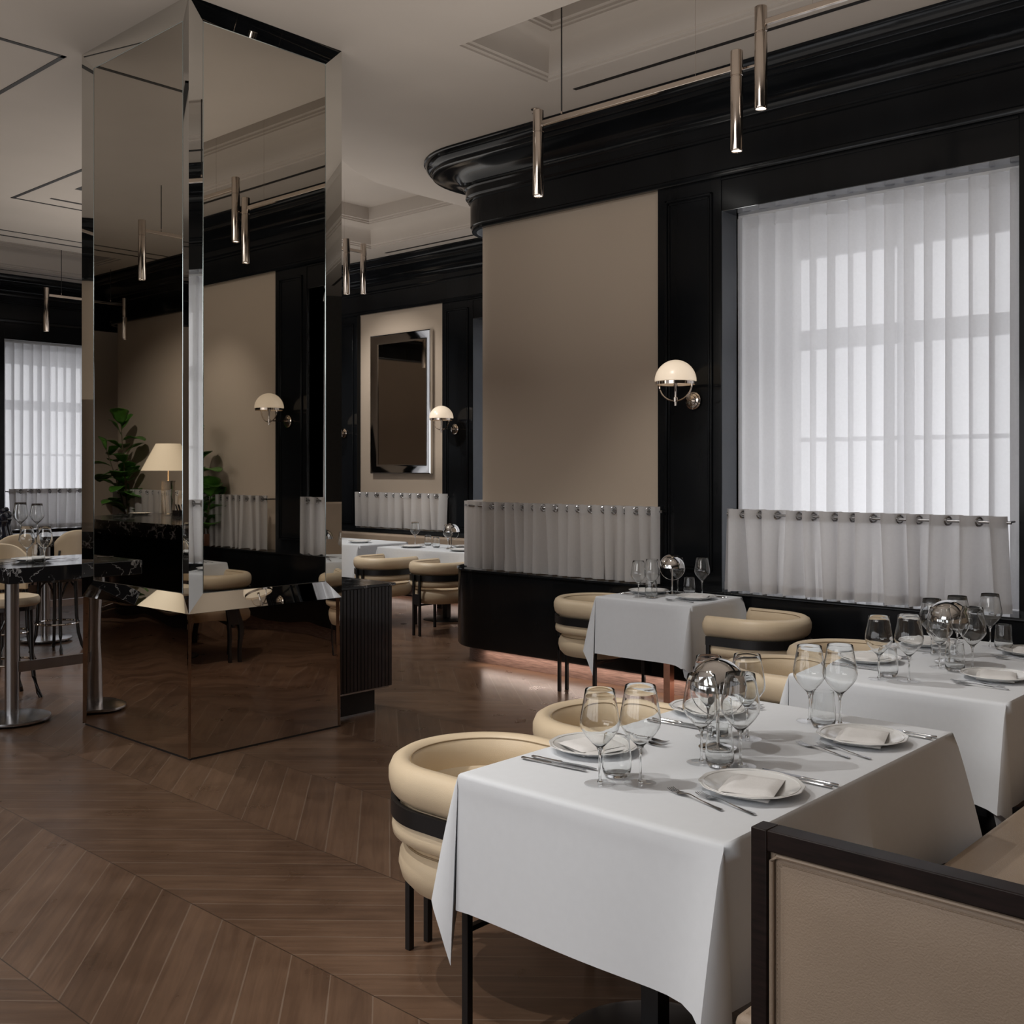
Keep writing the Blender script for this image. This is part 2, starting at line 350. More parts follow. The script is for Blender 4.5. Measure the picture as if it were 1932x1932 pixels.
def window(fr, s0, s1, label, n=14, seed=3, deep=.62, top=3.39, view=True):
    """an opening with its sill, outer frame and panes, and the voile curtain that hangs in it"""
    win_n[0] += 1
    r = empty('window_%d' % win_n[0]); r['kind'] = 'structure'
    b = MB(); fbox(b, fr, s0-.02, s0, -deep, -.135, LZ, top); fbox(b, fr, s1, s1+.02, -deep, -.135, LZ, top); fbox(b, fr, s0, s1, -deep, -.20, top, top+.03)
    fbox(b, fr, s0, s1, -deep, -.06, LZ-.03, LZ); b.obj('reveal', M['white'], r)
    b = MB(); fbox(b, fr, s0-.02, s0, -.135, .03, LZ, top); fbox(b, fr, s1-.004, s1+.02, -.135, .055, LZ, top); b.obj('side_reveal', M['jamb'], r)
    b = MB(); fbox(b, fr, s0, s1, -.20, .05, top-.003, top+.03); b.obj('head_reveal', M['soffit'], r)
    b = MB(); a0, a1, c0, c1 = s0+.18, s1-.22, LZ+.02, 3.12
    fbox(b, fr, s0, a0, -deep-.06, -deep, LZ, top); fbox(b, fr, a1, s1, -deep-.06, -deep, LZ, top); fbox(b, fr, a0, a1, -deep-.06, -deep, c1, top)
    fbox(b, fr, a0, a1, -deep-.06, -deep, 2.46, 2.60)
    mid = (a0+a1)/2
    fbox(b, fr, mid-.035, mid+.035, -deep-.06, -deep, c0, c1); fbox(b, fr, a0, a1, -deep-.05, -deep, 1.80, 1.83)
    b.obj('window_frame', M['white'], r)
    b = MB(); fbox(b, fr, a0, a1, -deep-.03, -deep-.024, c0, c1); b.obj('pane', M['glass'], r)
    b = MB(); fbox(b, fr, s0+.06, s1-.01, -.165, -.15, top-.022, top); tr = b.obj('curtain_track', M['white']); tag(tr, 'slim white track above '+label, 'curtain track')
    cu = empty('voile_curtain', (0, 0, 0), 0, 'full-length white sheer curtain across '+label, 'curtain')
    pleat_curtain(fr, s0+.01, s1-.005, -.158, LZ+.012, top-.025, n, .042, 'sheer_panel', M['sheer'], seed, parent=cu)
    pleat_curtain(fr, s0+.01, s1-.005, -.158, top-.11, top-.024, n, .0422, 'heading_tape', M['sheer'], seed, parent=cu)
    return r
def rings(fr, s_list, q, z, parent):
    for i_, a in enumerate(s_list):
        b = MB(); c = Vector(fr(a, q, z)); sv = Vector(fr(a+1, q, z))-c; qv = Vector(fr(a, q+1, z))-c; n = (sv*.75+qv*(.62 if i_ % 2 == 0 else -.62)).normalized(); t = Vector((0, 0, 1)); u = n.cross(t)
        b.tube([c+(u*math.cos(2*PI*k/16)+t*math.sin(2*PI*k/16))*.0235 for k in range(16)], .0065, 6, closed=True)
        b.obj('grommet', M['steel'], parent)
def cafe(fr, s0, s1, q, label, rodlabel, n, seed=1, rd1=False, end_q=None, light=True, z0=.785, z1=1.335):
    """short linen curtain threaded on a rod by its grommets; it weaves in front of and behind the rod"""
    rnd = random.Random(seed); root = empty('cafe_curtain', (0, 0, 0), 0, label, 'curtain')
    k_ = [s0]
    step = []
    for _ in range(n): step.append(rnd.uniform(.55, 1.5) if _ % 2 else rnd.uniform(.85, 1.5))
    tot = sum(step)
    for a in step: k_.append(k_[-1]+a/tot*(s1-s0))
    def pt(u, z, t):
        i = min(int(u), n-1); fl = u-i; Ls = k_[i+1]-k_[i]
        a = k_[i]*(1-fl)+k_[i+1]*fl
        sg = 1 if i % 2 == 0 else -1
        o = (.046 if sg > 0 else .034)*sg*math.sin(PI*fl)**.75*(1-.1*t)
        if sg > 0: a += .42*Ls*math.sin(PI*fl**1.7)*(1-.2*t)      # each front fold overhangs the one behind it
        a += (.018*math.sin(i//2*1.7+seed)+.010*math.sin(i*.9+2*seed))*t; o += .012*t*math.sin(i//2*2.3+seed)
        return fr(min(a, s1) if rd1 else a, q+o, z)
    rows = []; N_ = n*8
    for iz in range(8):
        t = iz/7; z = z1+(z0-z1)*t
        rows.append([pt(k/8, z-(.010*math.sin(PI*k/8+seed) if iz == 7 else 0), t) for k in range(N_+1)])
    if rd1:   # wraps round the rounded wall end
        for iz in range(8):
            z = z1+(z0-z1)*iz/7
            for k in range(1, 30):
                a = k/29*PI*.6; ripple = .012*math.sin(k*1.15)
                cs, cq = s1, -RR
                R_ = q+RR+ripple
                rows[iz].append(fr(s1+R_*math.sin(a), cq+R_*math.cos(a), z))
    b = MB(); b.grid(rows); b.obj('linen_panel', M['cafe'], root)
    b = MB(); hem = []
    for iz in range(2):
        hem.append([pt(k/8, z1-.065*iz, 0) for k in range(N_+1)])
    b.grid(hem); b.obj('top_hem', M['cafe'], root)
    b = MB(); hem = []
    for iz in range(2): hem.append([pt(k/8, z0+.055*(1-iz), 1) for k in range(N_+1)])
    b.grid(hem); b.obj('bottom_hem', M['cafe'], root)
    rings(fr, k_[1:-1], q, z1-.036, root)
    rb = MB(); pts = [fr(s0-.02+(s1-s0+.02)*k/6, q, z1-.036) for k in range(7)]
    if rd1: pts += [fr(s1+(q+RR)*math.sin(k/10*PI*.55), -RR+(q+RR)*math.cos(k/10*PI*.55), z1-.036) for k in range(1, 11)]
    rb.tube(pts, .0095, 10); ro = rb.obj('curtain_rod', M['steel']); tag(ro, rodlabel, 'curtain rod')
    for a in (s0+.01, s1-.01):
        b = MB(); b.tube([fr(a, q, z1-.036), fr(a, .0, z1-.036)], .007, 8); b.obj('bracket', M['steel'], ro)
def wall_run(fr, side, s0, s1, segs, rd0=False, rd1=False, depth=2.4, toe=True):
    """segs: (a, b, kind) from low s to high s"""
    sweep(fr, s0, s1, CORN, trim(), M['black'], rd0, rd1, depth)['kind'] = 'structure'
    sweep(fr, s0, s1, [(-.1, LZ+.006), (.218, LZ+.006), (.22, LZ+.003), (.22, LZ-.012), (.212, LZ-.016), (.21, LZ-.016), (.21, .145), (.2, .13), (.05, .13)], trim(), M['black'], rd0, rd1, depth)['kind'] = 'structure'
    if toe: sweep(fr, s0, s1, [(.11, .135), (.11, 0)], trim(), M['redwood'], rd0, rd1, depth)['kind'] = 'structure'
    wb = MB()
    for i, (a, b_, k) in enumerate(segs):
        e0 = rd0 and i == 0; e1 = rd1 and i == len(segs)-1
        if k == 'tan': sweep(fr, a, b_, [(0, LZ-.02), (0, 3.66)], 'wall_'+side, M['tan'], e0, e1, depth)['kind'] = 'structure'
        elif k == 'pil': pilaster(fr, a, b_)
        elif k == 'win':
            b = MB(); fbox(b, fr, a, b_, -.25, .055, 3.39, 3.66); fbox(b, fr, a, b_, .055, .065, 3.60, 3.615); struct(b.obj(trim(), M['black'], None, .002))
R = Frame('right', 6.5); RF = Frame('right', 9.1); BK = Frame('back', 15.0); LF = Frame('left', -1.0)
wall_run(R, 'right', -.9, 6.39, [(-.9, 1.43, 'tan'), (1.43, 1.957, 'pil'), (1.957, 3.90, 'win'), (3.90, 4.43, 'pil'), (4.43, 6.39, 'tan')], True, True, 2.6)
window(R, 1.957, 3.90, 'the tall window at the right of the picture', 15, 4)
wall_run(RF, 'recess', 6.6, 15, [(7.0, 8.85, 'win'), (8.85, 9.37, 'pil'), (9.37, 10.98, 'tan'), (10.98, 11.5, 'pil'), (11.5, 13.4, 'win'), (13.4, 13.9, 'pil'), (13.9, 15, 'tan')])
window(RF, 7.0, 8.85, 'the recess window behind the small dining tables', 14, 9)
window(RF, 11.5, 13.4, 'the recess window next to the back corner', 14, 12)
wall_run(BK, 'back', -9, 9.1, [(-9, 1.0, 'tan'), (1.0, 5.5, 'tan'), (5.5, 6.13, 'pil'), (6.13, 8.0, 'win'), (8.0, 8.55, 'pil'), (8.55, 9.1, 'tan')])
window(BK, 6.13, 8.0, 'the far window at the left of the picture', 15, 6)
wall_run(LF, 'left', 9.4, 14.3, [(9.4, 14.3, 'tan')], True, True, 2.2)
# rear and side closures of the room (behind the camera), with unseen openings on the far left, shaped to let fill daylight in
struct(box('wall_front_unseen', M['darkwall'], -9, 9.1, -4.2, -4.1, 0, CE))  # unseen wall, added to block light from the bench side of the tables
b = MB(); b.box(-9.1, -9, -4.2, 15, 3.3, CE); b.box(-9.1, -9, -4.2, 15, 0, .9)
for y in (-4.2, -.6, 3.2, 7.0, 10.8, 14.6): b.box(-9.1, -9, y, y+.5, 0, CE)
struct(b.obj('wall_left_side', M['tan']))
struct(box('wall_front_corner', M['darkwall'], 6.6, 6.7, -4.1, -.9, 0, CE))
b = MB(); b.box(-9, 6.9, -4.2, 6.39, -.05, 0); b.box(-9, 9.3, 6.39, 15.2, -.05, 0); struct(b.obj('floor', M['floor']))
# ------------------------------------------------------------------ ceiling with coffers
def offs(poly, d):
    n = len(poly); out = []
    A = sum(poly[i][0]*poly[(i+1) % n][1]-poly[(i+1) % n][0]*poly[i][1] for i in range(n))
    sg = 1 if A > 0 else -1
    for i in range(n):
        p0, p1, p2 = Vector(poly[i-1]), Vector(poly[i]), Vector(poly[(i+1) % n])
        e1 = (p1-p0).normalized(); e2 = (p2-p1).normalized(); n1 = Vector((-e1.y, e1.x))*sg; n2 = Vector((-e2.y, e2.x))*sg
        m = (n1+n2).normalized(); out.append(tuple(p1+m*(d/max(.4, m.dot(n1)))))
    return out
COF = [[(4.63, -3.4), (5.47, -3.4), (5.47, 4.65), (4.63, 4.65)],
       [(5.0, 9.7), (5.0, 6.4), (5.3, 6.76), (5.69, 7.09), (6.0, 7.29), (6.35, 7.43), (6.84, 7.46), (8.2, 7.46), (8.2, 9.7)],
       [(-.2, 12.47), (8.2, 12.47), (8.2, 14.05), (-.2, 14.05)],
       [(-4.2, -3.4), (-3.2, -3.4), (-3.2, 8.4), (-4.2, 8.4)]]
outer = [(-9.1, -4.2), (6.7, -4.2), (6.7, 6.3), (9.3, 6.3), (9.3, 15.2), (-9.1, 15.2)]
pl = [[Vector((x, y, 0)) for x, y in outer]]+[[Vector((x, y, 0)) for x, y in (c if 1 else c)][::-1] for c in COF]
flat = [p for l in pl for p in l]
tris = tessellate_polygon(pl)
b = MB(); b.add([(p.x, p.y, CE) for p in flat], tris)
struct(b.obj('ceiling', M['ceiling']))
cprof = [(0, CE), (0, 4.212), (.028, 4.214), (.028, 4.228), (.045, 4.236)] + [(.045+.155*(1-math.cos(t*PI/12))*1.0, 4.236+.19*math.sin(t*PI/12)) for t in range(1, 7)] + \
    [(.20, 4.44), (.222, 4.44), (.222, 4.458), (.25, 4.46), (.25, 4.60)]
for c in COF:
    b = MB(); rows = []
    for d, z in cprof: rows.append([(x, y, z) for x, y in offs(c, d)])
    b.grid(rows, closed_v=True, smooth=False)
    top = rows[-1]; tt = tessellate_polygon([[Vector(p) for p in top]]); b.add(top, tt)
    struct(b.obj(trim(), M['ceiling']))
b = MB(); b.box(-9.1, 6.7, -4.2, 15.2, 4.75, 4.8); b.box(6.7, 9.3, 6.3, 15.2, 4.75, 4.8); struct(b.obj('ceiling_slab', M['ceiling']))
for (x0, x1, y0, y1) in ((5.675, 5.71, -3.2, 4.60), (8.45, 8.485, 7.6, 9.75), (-1, 8.3, 11.87, 11.90), (-1, 8.3, 12.13, 12.17), (-1, 8.3, 14.22, 14.25),
                         (.2, 3.09, 6.60, 6.635), (3.06, 3.09, 6.60, 9.4), (4.33, 4.365, 7.4, 10.42), (4.33, 6.9, 10.39, 10.42), (4.60, 4.66, 8.5, 9.66), (4.6, 5.9, 10.14, 10.18)):
    struct(box(trim(), M['blackmatte'], x0, x1, y0, y1, CE-.003, CE+.03))

# ------------------------------------------------------------------ mirrored columns
def column(x0, x1, y0, y1, label):
    r = empty('mirrored_column', (0, 0, 0), 0, label, 'column')
    box('core', M['blackmatte'], x0+.03, x1-.03, y0+.03, y1-.03, 0, CE, r)
    H0, w_, dp = .807, .105, .026
    faces = [((x0, y1), (x0, y0), (1, 0)), ((x0, y0), (x1, y0), (0, 1)), ((x1, y0), (x1, y1), (-1, 0)), ((x1, y1), (x0, y1), (0, -1))]
    for (a, c, inn) in faces:
        A = Vector((*a, 0)); Cc = Vector((*c, 0)); I = Vector((*inn, 0)); d = (Cc-A).normalized(); Ln = (Cc-A).length
        def q(u, z, dep): return tuple(A+d*u+I*dep+Vector((0, 0, z)))
        o4 = [q(0, H0, 0), q(Ln, H0, 0), q(Ln, CE, 0), q(0, CE, 0)]
        i4 = [q(w_, H0+w_, dp), q(Ln-w_, H0+w_, dp), q(Ln-w_, CE-w_, dp), q(w_, CE-w_, dp)]
        b = MB(); b.add(i4, [(0, 1, 2, 3)]); b.obj('mirror_panel', M['mirror'], r)
        for k in range(4):
            b = MB(); g = .0015
            b.add([o4[k], o4[(k+1) % 4], i4[(k+1) % 4], i4[k]], [(0, 1, 2, 3)]); b.obj('bevelled_strip', M['mirrorbevel'], r)
        b = MB()
        for k in range(4):
            p0, p1 = Vector(i4[k]), Vector(i4[(k+1) % 4]); b.tube([p0-I*.001, p1-I*.001], .0016, 5)
        b.obj('mirror_edge', M['mirroredge'], r)
        b = MB(); nu, nz = 1, 1
        b.add([q(.0, .012, .012), q(Ln, .012, .012), q(Ln, H0-.004, .018), q(0, H0-.004, .018)], [(0, 1, 2, 3)]); b.obj('lower_mirror', M['mirrorlow'], r)
    b = MB(); b.box(x0+.015, x1-.015, y0+.015, y1-.015, 0, .012); b.obj('plinth', M['blackmatte'], r)
    return r
column(3.14, 4.20, 5.25, 6.50, 'large square column clad in smoked mirror, in the left half of the picture')
column(3.14, 4.20, 10.5, 11.75, 'distant mirrored column cut off at the left edge of the picture')

# ------------------------------------------------------------------ under-ledge strip light
for (x, y0, y1, lab) in ((6.345, 3.3, 6.1, 'warm strip light tucked under the black wainscot beside the small table'), (8.96, 7.2, 14.5, 'warm strip light under the wainscot of the recess wall')):
    o = box('strip_light', M['strip'], x, x+.012, y0, y1, .124, .1295); tag(o, lab, 'strip light')
    a = area((x+.006, (y0+y1)/2, .120), (x-.03, (y0+y1)/2, 0), (5.5 if x < 8 else 2.4)*(y1-y0)/5, .02, y1-y0, (1, .80, .69))
    a.rotation_euler = (0, math.radians(18), 0)

# ------------------------------------------------------------------ curtains in front of the walls
cafe(R, 4.35, 6.14, .145, 'white linen half curtain that wraps round the rounded wall end, beneath the plain tan panel', 'steel rod carrying the half curtain beneath the plain tan panel', 32, 3, rd1=True)
cafe(R, 1.99, 3.80, .15, 'white linen half curtain, backlit by the big window at the right', 'steel rod across the foot of the big window at the right', 26, 5)
cafe(R, .25, 1.40, .145, 'white linen half curtain seen mirrored in the column beside a fig plant', 'steel rod of the half curtain mirrored beside a fig plant', 18, 7)
cafe(RF, 9.2, 10.93, .13, 'small white linen half curtain under the framed mirror', 'steel rod under the framed mirror', 22, 2, z0=.87, z1=1.31)
cafe(BK, 6.16, 7.95, .13, 'white linen half curtain across the far left window', 'steel rod across the far left window', 26, 8)
cafe(LF, 10.2, 14.0, .13, 'white linen half curtain mirrored behind the marble bar', 'steel rod of the half curtain mirrored behind the marble bar', 52, 8)
# recess: raised ledge
struct(box(trim(), M['black'], 8.86, 9.1, 6.6, 15, .80, .855))

# ------------------------------------------------------------------ tables
def tcloth(x0, x1, y0, y1, z, drop, name_label, pulls, mids=(), seed=0, group='tablecloths'):
    """white cloth: flat top, rounded edge, sides hanging to a hem, each corner folding into a pleat whose tip hangs lowest.
    pulls[i] says which of the two sides pushes its fold outwards"""
    rnd = random.Random(seed)
    cs = [(x0, y0), (x1, y0), (x1, y1), (x0, y1)]; ns = [(0, -1), (1, 0), (0, 1), (-1, 0)]  # side i runs from corner i to i+1, normal ns[i]
    cols = []   # (top xy, hem offset xy, drop length)
    for i in range(4):
        a, c = Vector(cs[i]), Vector(cs[(i+1) % 4]); n = Vector(ns[i]); Ln = (c-a).length; t = (c-a).normalized(); pn = Vector(ns[i-1])
        # corner i: prev side (i-1) to side i
        if pulls[i] == 'prev': A_, B_, rev = n, pn, True
        else: A_, B_, rev = pn, n, False
        fan = [(0, .012, .0), (10, -.012, .015), (20, -.03, .035), (32, -.02, .035), (42, .02, .008), (45, .03, .002), (50, .034, .018), (60, .034, .045), (72, .026, .075), (82, .014, .095), (90, .004, .105)]
        F = []
        for (ph, ea, eb) in fan:
            q = math.radians(ph); Lf = drop/max(math.cos(q), math.sin(q))*(1 if ph in (0, 90) else .985)
            F.append((a, A_*ea+B_*eb, Lf))
        if rev: F = F[::-1]
        cols += F
        out0 = .105 if (pulls[i] != 'prev') else .012
        nxt = pulls[(i+1) % 4]; out1 = .105 if nxt == 'prev' else .012
        K = 18
        for k in range(1, K):
            u = k/K; d0 = u*Ln; d1 = (1-u)*Ln
            o = .014+(out0-.014)*math.exp(-(d0/.065)**1.3)+(out1-.014)*math.exp(-(d1/.065)**1.3)+.006*math.sin(7*u+i+seed)
            for (mi, mu, mo) in mids:
                if mi == i: o += mo*math.exp(-abs(u-mu)/.028)
            cols.append((a+t*d0, n*o, drop))
    T = [(0, 0), (.02, .0), (.07, .004), (.2, .15), (.4, .38), (.6, .6), (.8, .8), (1, 1)]
    cen = Vector(((x0+x1)/2, (y0+y1)/2)); rows = []
    rows.append([(p.x+(cen.x-p.x)*.035, p.y+(cen.y-p.y)*.035, z+.002) for p, o, l in cols])
    rows.append([(p.x+(cen.x-p.x)*.006, p.y+(cen.y-p.y)*.006, z+.0008) for p, o, l in cols])
    for tt in (.01, .03, .12, .25, .4, .55, .7, .85, 1):
        row = []
        for p, o, l in cols:
            no = o.normalized()*min(.012, o.length) if o.length > 1e-6 else o
            e = o*(tt**.85)
            if tt < .05: e = (p-cen).normalized()*.004*(tt/.03)
            zz = z-l*tt
            row.append((p.x+e.x, p.y+e.y, zz))
        rows.append(row)
    b = MB(); b.grid(rows, closed_v=True)
    k0 = len(b.v); top = rows[0]; nx, ny = 2, 2
    b.add(top, [tuple(range(len(top)))])
    o = b.obj('tablecloth', M['cloth'])
    bm = bmesh.new(); bm.from_mesh(o.data); bmesh.ops.remove_doubles(bm, verts=bm.verts, dist=1e-5); bmesh.ops.recalc_face_normals(bm, faces=bm.faces); bm.to_mesh(o.data); bm.free()
    for p in o.data.polygons: p.use_smooth = True
    tag(o, name_label, 'tablecloth', group); return o
def pedestal_table(cx, cy, sx, sy, label, post=.045, base=.27, mat='legmetal', n=1, group='cloth-covered pedestal tables'):
    r = empty('dining_table', (cx, cy, 0), 0, label, 'table', group)
    box('tabletop', M['darkwood'], -sx/2+.012, sx/2-.012, -sy/2+.012, sy/2-.012, .725, .753, r)
    for k in range(n):
        x = 0 if n == 1 else (-sx/4 if k == 0 else sx/4)
        box('pedestal', M[mat], x-post/2, x+post/2, -post/2, post/2, .015, .725, r)
        b = MB(); b.lathe([(0, .0), (base, 0), (base, .008), (base*.9, .014), (.05, .02), (0, .02)], 40, (x, 0, 0)); b.obj('base', M['legmetal'], r)
    return r
TZ = .76
pedestal_table(2.788, 1.685, 1.40, .84, 'long pedestal table under the nearest white cloth, at the bottom of the picture', .055, .27, n=2)
tcloth(2.09, 3.487, 1.26, 2.10, TZ-.002, .375, 'white cloth on the nearest table, its corners hanging in the foreground', ['prev', 'prev', 'next', 'prev'], [(0, .5, .07)], 1)
pedestal_table(4.73, 1.70, 1.40, .84, 'long pedestal table under the second cloth, at the right edge of the picture', .055, .27, n=2)
tcloth(4.03, 5.43, 1.27, 2.12, TZ-.002, .375, 'white cloth on the second table at the right edge, below the big window', ['prev', 'prev', 'next', 'prev'], [(0, .5, .07)], 2)
pedestal_table(5.93, 3.99, .62, .73, 'small square table standing against the black wainscot', .05, .22, 'copper')
tcloth(5.62, 6.245, 3.625, 4.36, TZ-.002, .375, 'white cloth on the small table against the black wainscot', ['prev', 'prev', 'next', 'prev'], (), 3)
pedestal_table(8.0, 8.22, .74, 1.40, 'far pedestal table in the recess, below the framed mirror', .06, .25, n=1)
tcloth(7.63, 8.37, 7.52, 8.92, TZ-.002, .36, 'white cloth on the far recess table with two armchairs in front', ['prev', 'prev', 'next', 'prev'], [(3, .47, .05)], 4)
pedestal_table(8.0, 10.15, .74, 1.4, 'farthest pedestal table, partly hidden by the mirrored column', .06, .25, n=1)
tcloth(7.63, 8.37, 9.25, 11.0, TZ-.002, .40, 'white cloth on the farthest table, partly hidden by the mirrored column', ['prev', 'prev', 'next', 'prev'], (), 5)

# ------------------------------------------------------------------ armchairs (facing +y local, back at -y)
def make_chair():
    r = empty('armchair', cat='chair')
    # seat: thick cushion, round at the back and squarer at the front, with a piping seam
    def outl(rr, k, n=56):
        a = 2*PI*k/n; c_, s_ = math.cos(a), math.sin(a)
        if s_ <= 0: return rr*c_, rr*s_
        e = 2/2.7; return rr*abs(c_)**e*(1 if c_ >= 0 else -1), rr*1.0*s_**e
    prof = [(0, .30), (.19, .298), (.235, .305), (.262, .335), (.272, .372), (.268, .405), (.252, .432), (.225, .447), (.17, .455), (0, .458)]
    b = MB(); b.grid([[(*outl(r_, k), z_) for k in range(56)] for r_, z_ in prof], closed_v=True); b.obj('seat', M['leather'], r)
    b = MB(); b.tube([(*outl(.250, k), .436) for k in range(56)], .0032, 6, closed=True); b.obj('seat_piping', M['seam'], r)
    # back: one padded horseshoe; inside smooth, outside a top roll and a lower roll
    def upath(A_, off, n=48):
        # u-shaped line: half circle at the back, straight arms forward to y = A_
        pts = [(-1, A_)]; m_ = 6
        P = [(-off, A_-A_*k/m_) for k in range(m_)] + [(-off*math.cos(PI*k/n), -off*math.sin(PI*k/n)) for k in range(n+1)] + [(off, A_*k/m_) for k in range(1, m_+1)]
        return P
    def ring(prof, A_, n=48):
        b = MB(); m = len(prof); cr = sum(p[0] for p in prof)/m; cz = sum(p[1] for p in prof)/m
        paths = [upath(A_, p[0], n) for p in prof]; cp = upath(A_, cr, n); rows = []; K = len(cp)
        ends = [(.0, .05), (.010, .5), (.024, .8)]
        for (dy, s_) in ends:
            rows.append([(-(cr+(p[0]-cr)*s_), A_+.03-dy, cz+(p[1]-cz)*s_) for p in prof])
        for i in range(K): rows.append([(paths[q][i][0], paths[q][i][1], prof[q][1]) for q in range(m)])
        for (dy, s_) in ends[::-1]:
            rows.append([((cr+(p[0]-cr)*s_), A_+.03-dy, cz+(p[1]-cz)*s_) for p in prof])
        b.grid(rows, closed_v=True)
        b.f.append(tuple(range(m))); b.sm.append(True); b.f.append(tuple(range(len(b.v)-m, len(b.v)))[::-1]); b.sm.append(True)
        return b
    A = .225
    upper = [(.222, .60), (.224, .65), (.232, .685), (.250, .702), (.272, .702), (.292, .690), (.303, .665), (.303, .635), (.296, .605), (.282, .588), (.262, .575), (.236, .575)]
    ring(upper, A).obj('back_roll', M['leather'], r, sharp=False)
    lower = [(.222, .60), (.226, .54), (.228, .50), (.238, .475), (.256, .462), (.276, .462), (.290, .472), (.293, .492), (.290, .510), (.280, .530), (.268, .55), (.25, .60)]
    ring(lower, A-.05).obj('back_pad', M['leather'], r, sharp=False)
    b = MB(); b.tube([(x, y, .6895) for x, y in upath(A-.02, .234)], .0022, 5); b.obj('back_seam', M['seam'], r)
    band = [(.281, .528), (.296, .528), (.296, .580), (.281, .580)]
    b = MB(); b.grid([[(*p, z) for p, z in zip([pp[i] for pp in [upath(A-.01, q[0]) for q in band]], [q[1] for q in band])] for i in range(61)], closed_v=True, smooth=True); b.obj('metal_band', M['legmetal'], r)
    for s in (-1, 1):
        box('rear_leg', M['legmetal'], s*.042-.011, s*.042+.011, -.318, -.296, 0, .585, r, .002)
        box('front_leg', M['legmetal'], s*.283-.011, s*.283+.011, .19, .214, 0, .575, r, .002)
    b = MB(); b.box(-.053, .053, -.315, -.298, .30, .40); b.box(-.283, .283, .193, .211, .283, .298); b.box(-.012, .012, -.30, .20, .283, .298); b.obj('frame_rail', M['legmetal'], r)
    return r
chair = Proto(make_chair)
chair.put((2.45, 2.345, 0), PI+.0, 'cream leather barrel armchair nearest the camera, left of the nearest table', 'cream barrel armchairs')
chair.put((3.17, 2.37, 0), PI, 'cream barrel armchair behind the two front wine glasses of the nearest table')
chair.put((4.49, 2.38, 0), PI, 'cream barrel armchair tucked under the left end of the second table')
chair.put((5.15, 2.38, 0), PI, 'cream barrel armchair tucked behind the second table, its top just showing')
chair.put((5.98, 4.63, 0), PI, 'cream barrel armchair left of the small table, before the black wainscot')
chair.put((5.93, 3.31, 0), 0, 'cream barrel armchair right of the small table, back to the camera')
chair.put((7.30, 7.60, 0), -PI/2, 'cream barrel armchair at the far recess table, right one of two')
chair.put((7.30, 8.45, 0), -PI/2, 'cream barrel armchair at the far recess table, left one of two')
chair.put((7.25, 9.75, 0), -PI/2, 'cream barrel armchair at the farthest table, half hidden behind the column')

# ------------------------------------------------------------------ tableware
def gl_profile(scale=1):
    o = [(.0045, .092), (.010, .098), (.024, .112), (.040, .130), (.0505, .146), (.0535, .158), (.0530, .170), (.050, .190), (.0465, .210), (.0425, .232), (.0395, .252)]
    i = [(r-.0011, z) for r, z in o[::-1]]; i[-1] = (.0005, .095); return o, i
def make_glass():
    r = empty('wine_glass', cat='glass')
    o, i = gl_profile(); b = MB(); b.lathe([(0, .090)]+o+[(.0389, .2526)]+i, 28); b.obj('bowl', M['bowlglass'], r)
    b = MB(); b.lathe([(0, .0035), (.0075, .0045), (.0045, .012), (.0034, .03), (.0033, .07), (.0042, .085), (.009, .0945), (0, .0935)], 12); b.obj('stem', M['solidglass'], r)
    b = MB(); b.lathe([(0, 0), (.0415, 0), (.0425, .0012), (.040, .002), (.02, .0032), (0, .0034)], 28); b.obj('foot', M['glass'], r)
    return r
def make_tumbler():
    b = MB(); b.lathe([(0, .001), (.028, .0005), (.034, .004), (.0385, .014), (.0405, .03), (.0395, .06), (.0365, .09), (.034, .115), (.0331, .1155), (.0325, .115), (.0353, .09), (.0383, .06), (.0393, .03), (.0370, .017), (.031, .011), (0, .010)], 28)
    o = b.obj('tumbler', M['bowlglass']); o['category'] = 'glass'; return o
def make_plate():
    r = empty('plate', cat='plate')
    b = MB(); pr = [(0, .004), (.080, .004), (.086, .006), (.100, .012), (.120, .019), (.134, .0225), (.1355, .0215), (.121, .0155), (.10, .008), (.088, .0015), (.06, .0), (0, .0)]
    rows = []; n = 72
    for (rr, z) in pr:
        rows.append([((rr*(1+(.012 if rr > .12 else 0)*math.cos(12*2*PI*k/n)))*math.cos(2*PI*k/n), (rr*(1+(.012 if rr > .12 else 0)*math.cos(12*2*PI*k/n)))*math.sin(2*PI*k/n), z) for k in range(n)])
    b.grid(rows, closed_v=True); b.obj('dish', M['china'], r)
    b = MB(); b.tube([(.124*math.cos(2*PI*k/48), .124*math.sin(2*PI*k/48), .0208) for k in range(48)], .0012, 5, closed=True); b.obj('rim_bead', M['china'], r)
    return r
def make_napkin():
    b = MB(); rnd = random.Random(2)
    def layer(x0, x1, y0, y1, z0, z1, sk):
        n = 10; rows = []
        for i in range(n+1):
            v = i/n; row = []
            for j in range(n+1):
                u = j/n; e = min(u, 1-u, v, 1-v)
                row.append((x0+(x1-x0)*u+sk*v, y0+(y1-y0)*v+.01*u, z0+(z1-z0)*min(1, (e*9)**.5)+.002*math.sin(5*u+3*v)*min(1, e*6)))
            rows.append(row)
        b.grid(rows)
        rim = [rows[0][j] for j in range(n+1)]+[rows[i][n] for i in range(1, n+1)]+[rows[n][j] for j in range(n-1, -1, -1)]+[rows[i][0] for i in range(n-1, 0, -1)]
        b.add([(p[0], p[1], z0-.0015) for p in rim], [tuple(range(len(rim)))])
    layer(-.100, .080, -.074, .066, .006, .012, .012); layer(-.072, .094, -.080, .052, .0125, .020, -.008)
    o = b.obj('napkin', M['napkin']); o['category'] = 'napkin'; return o
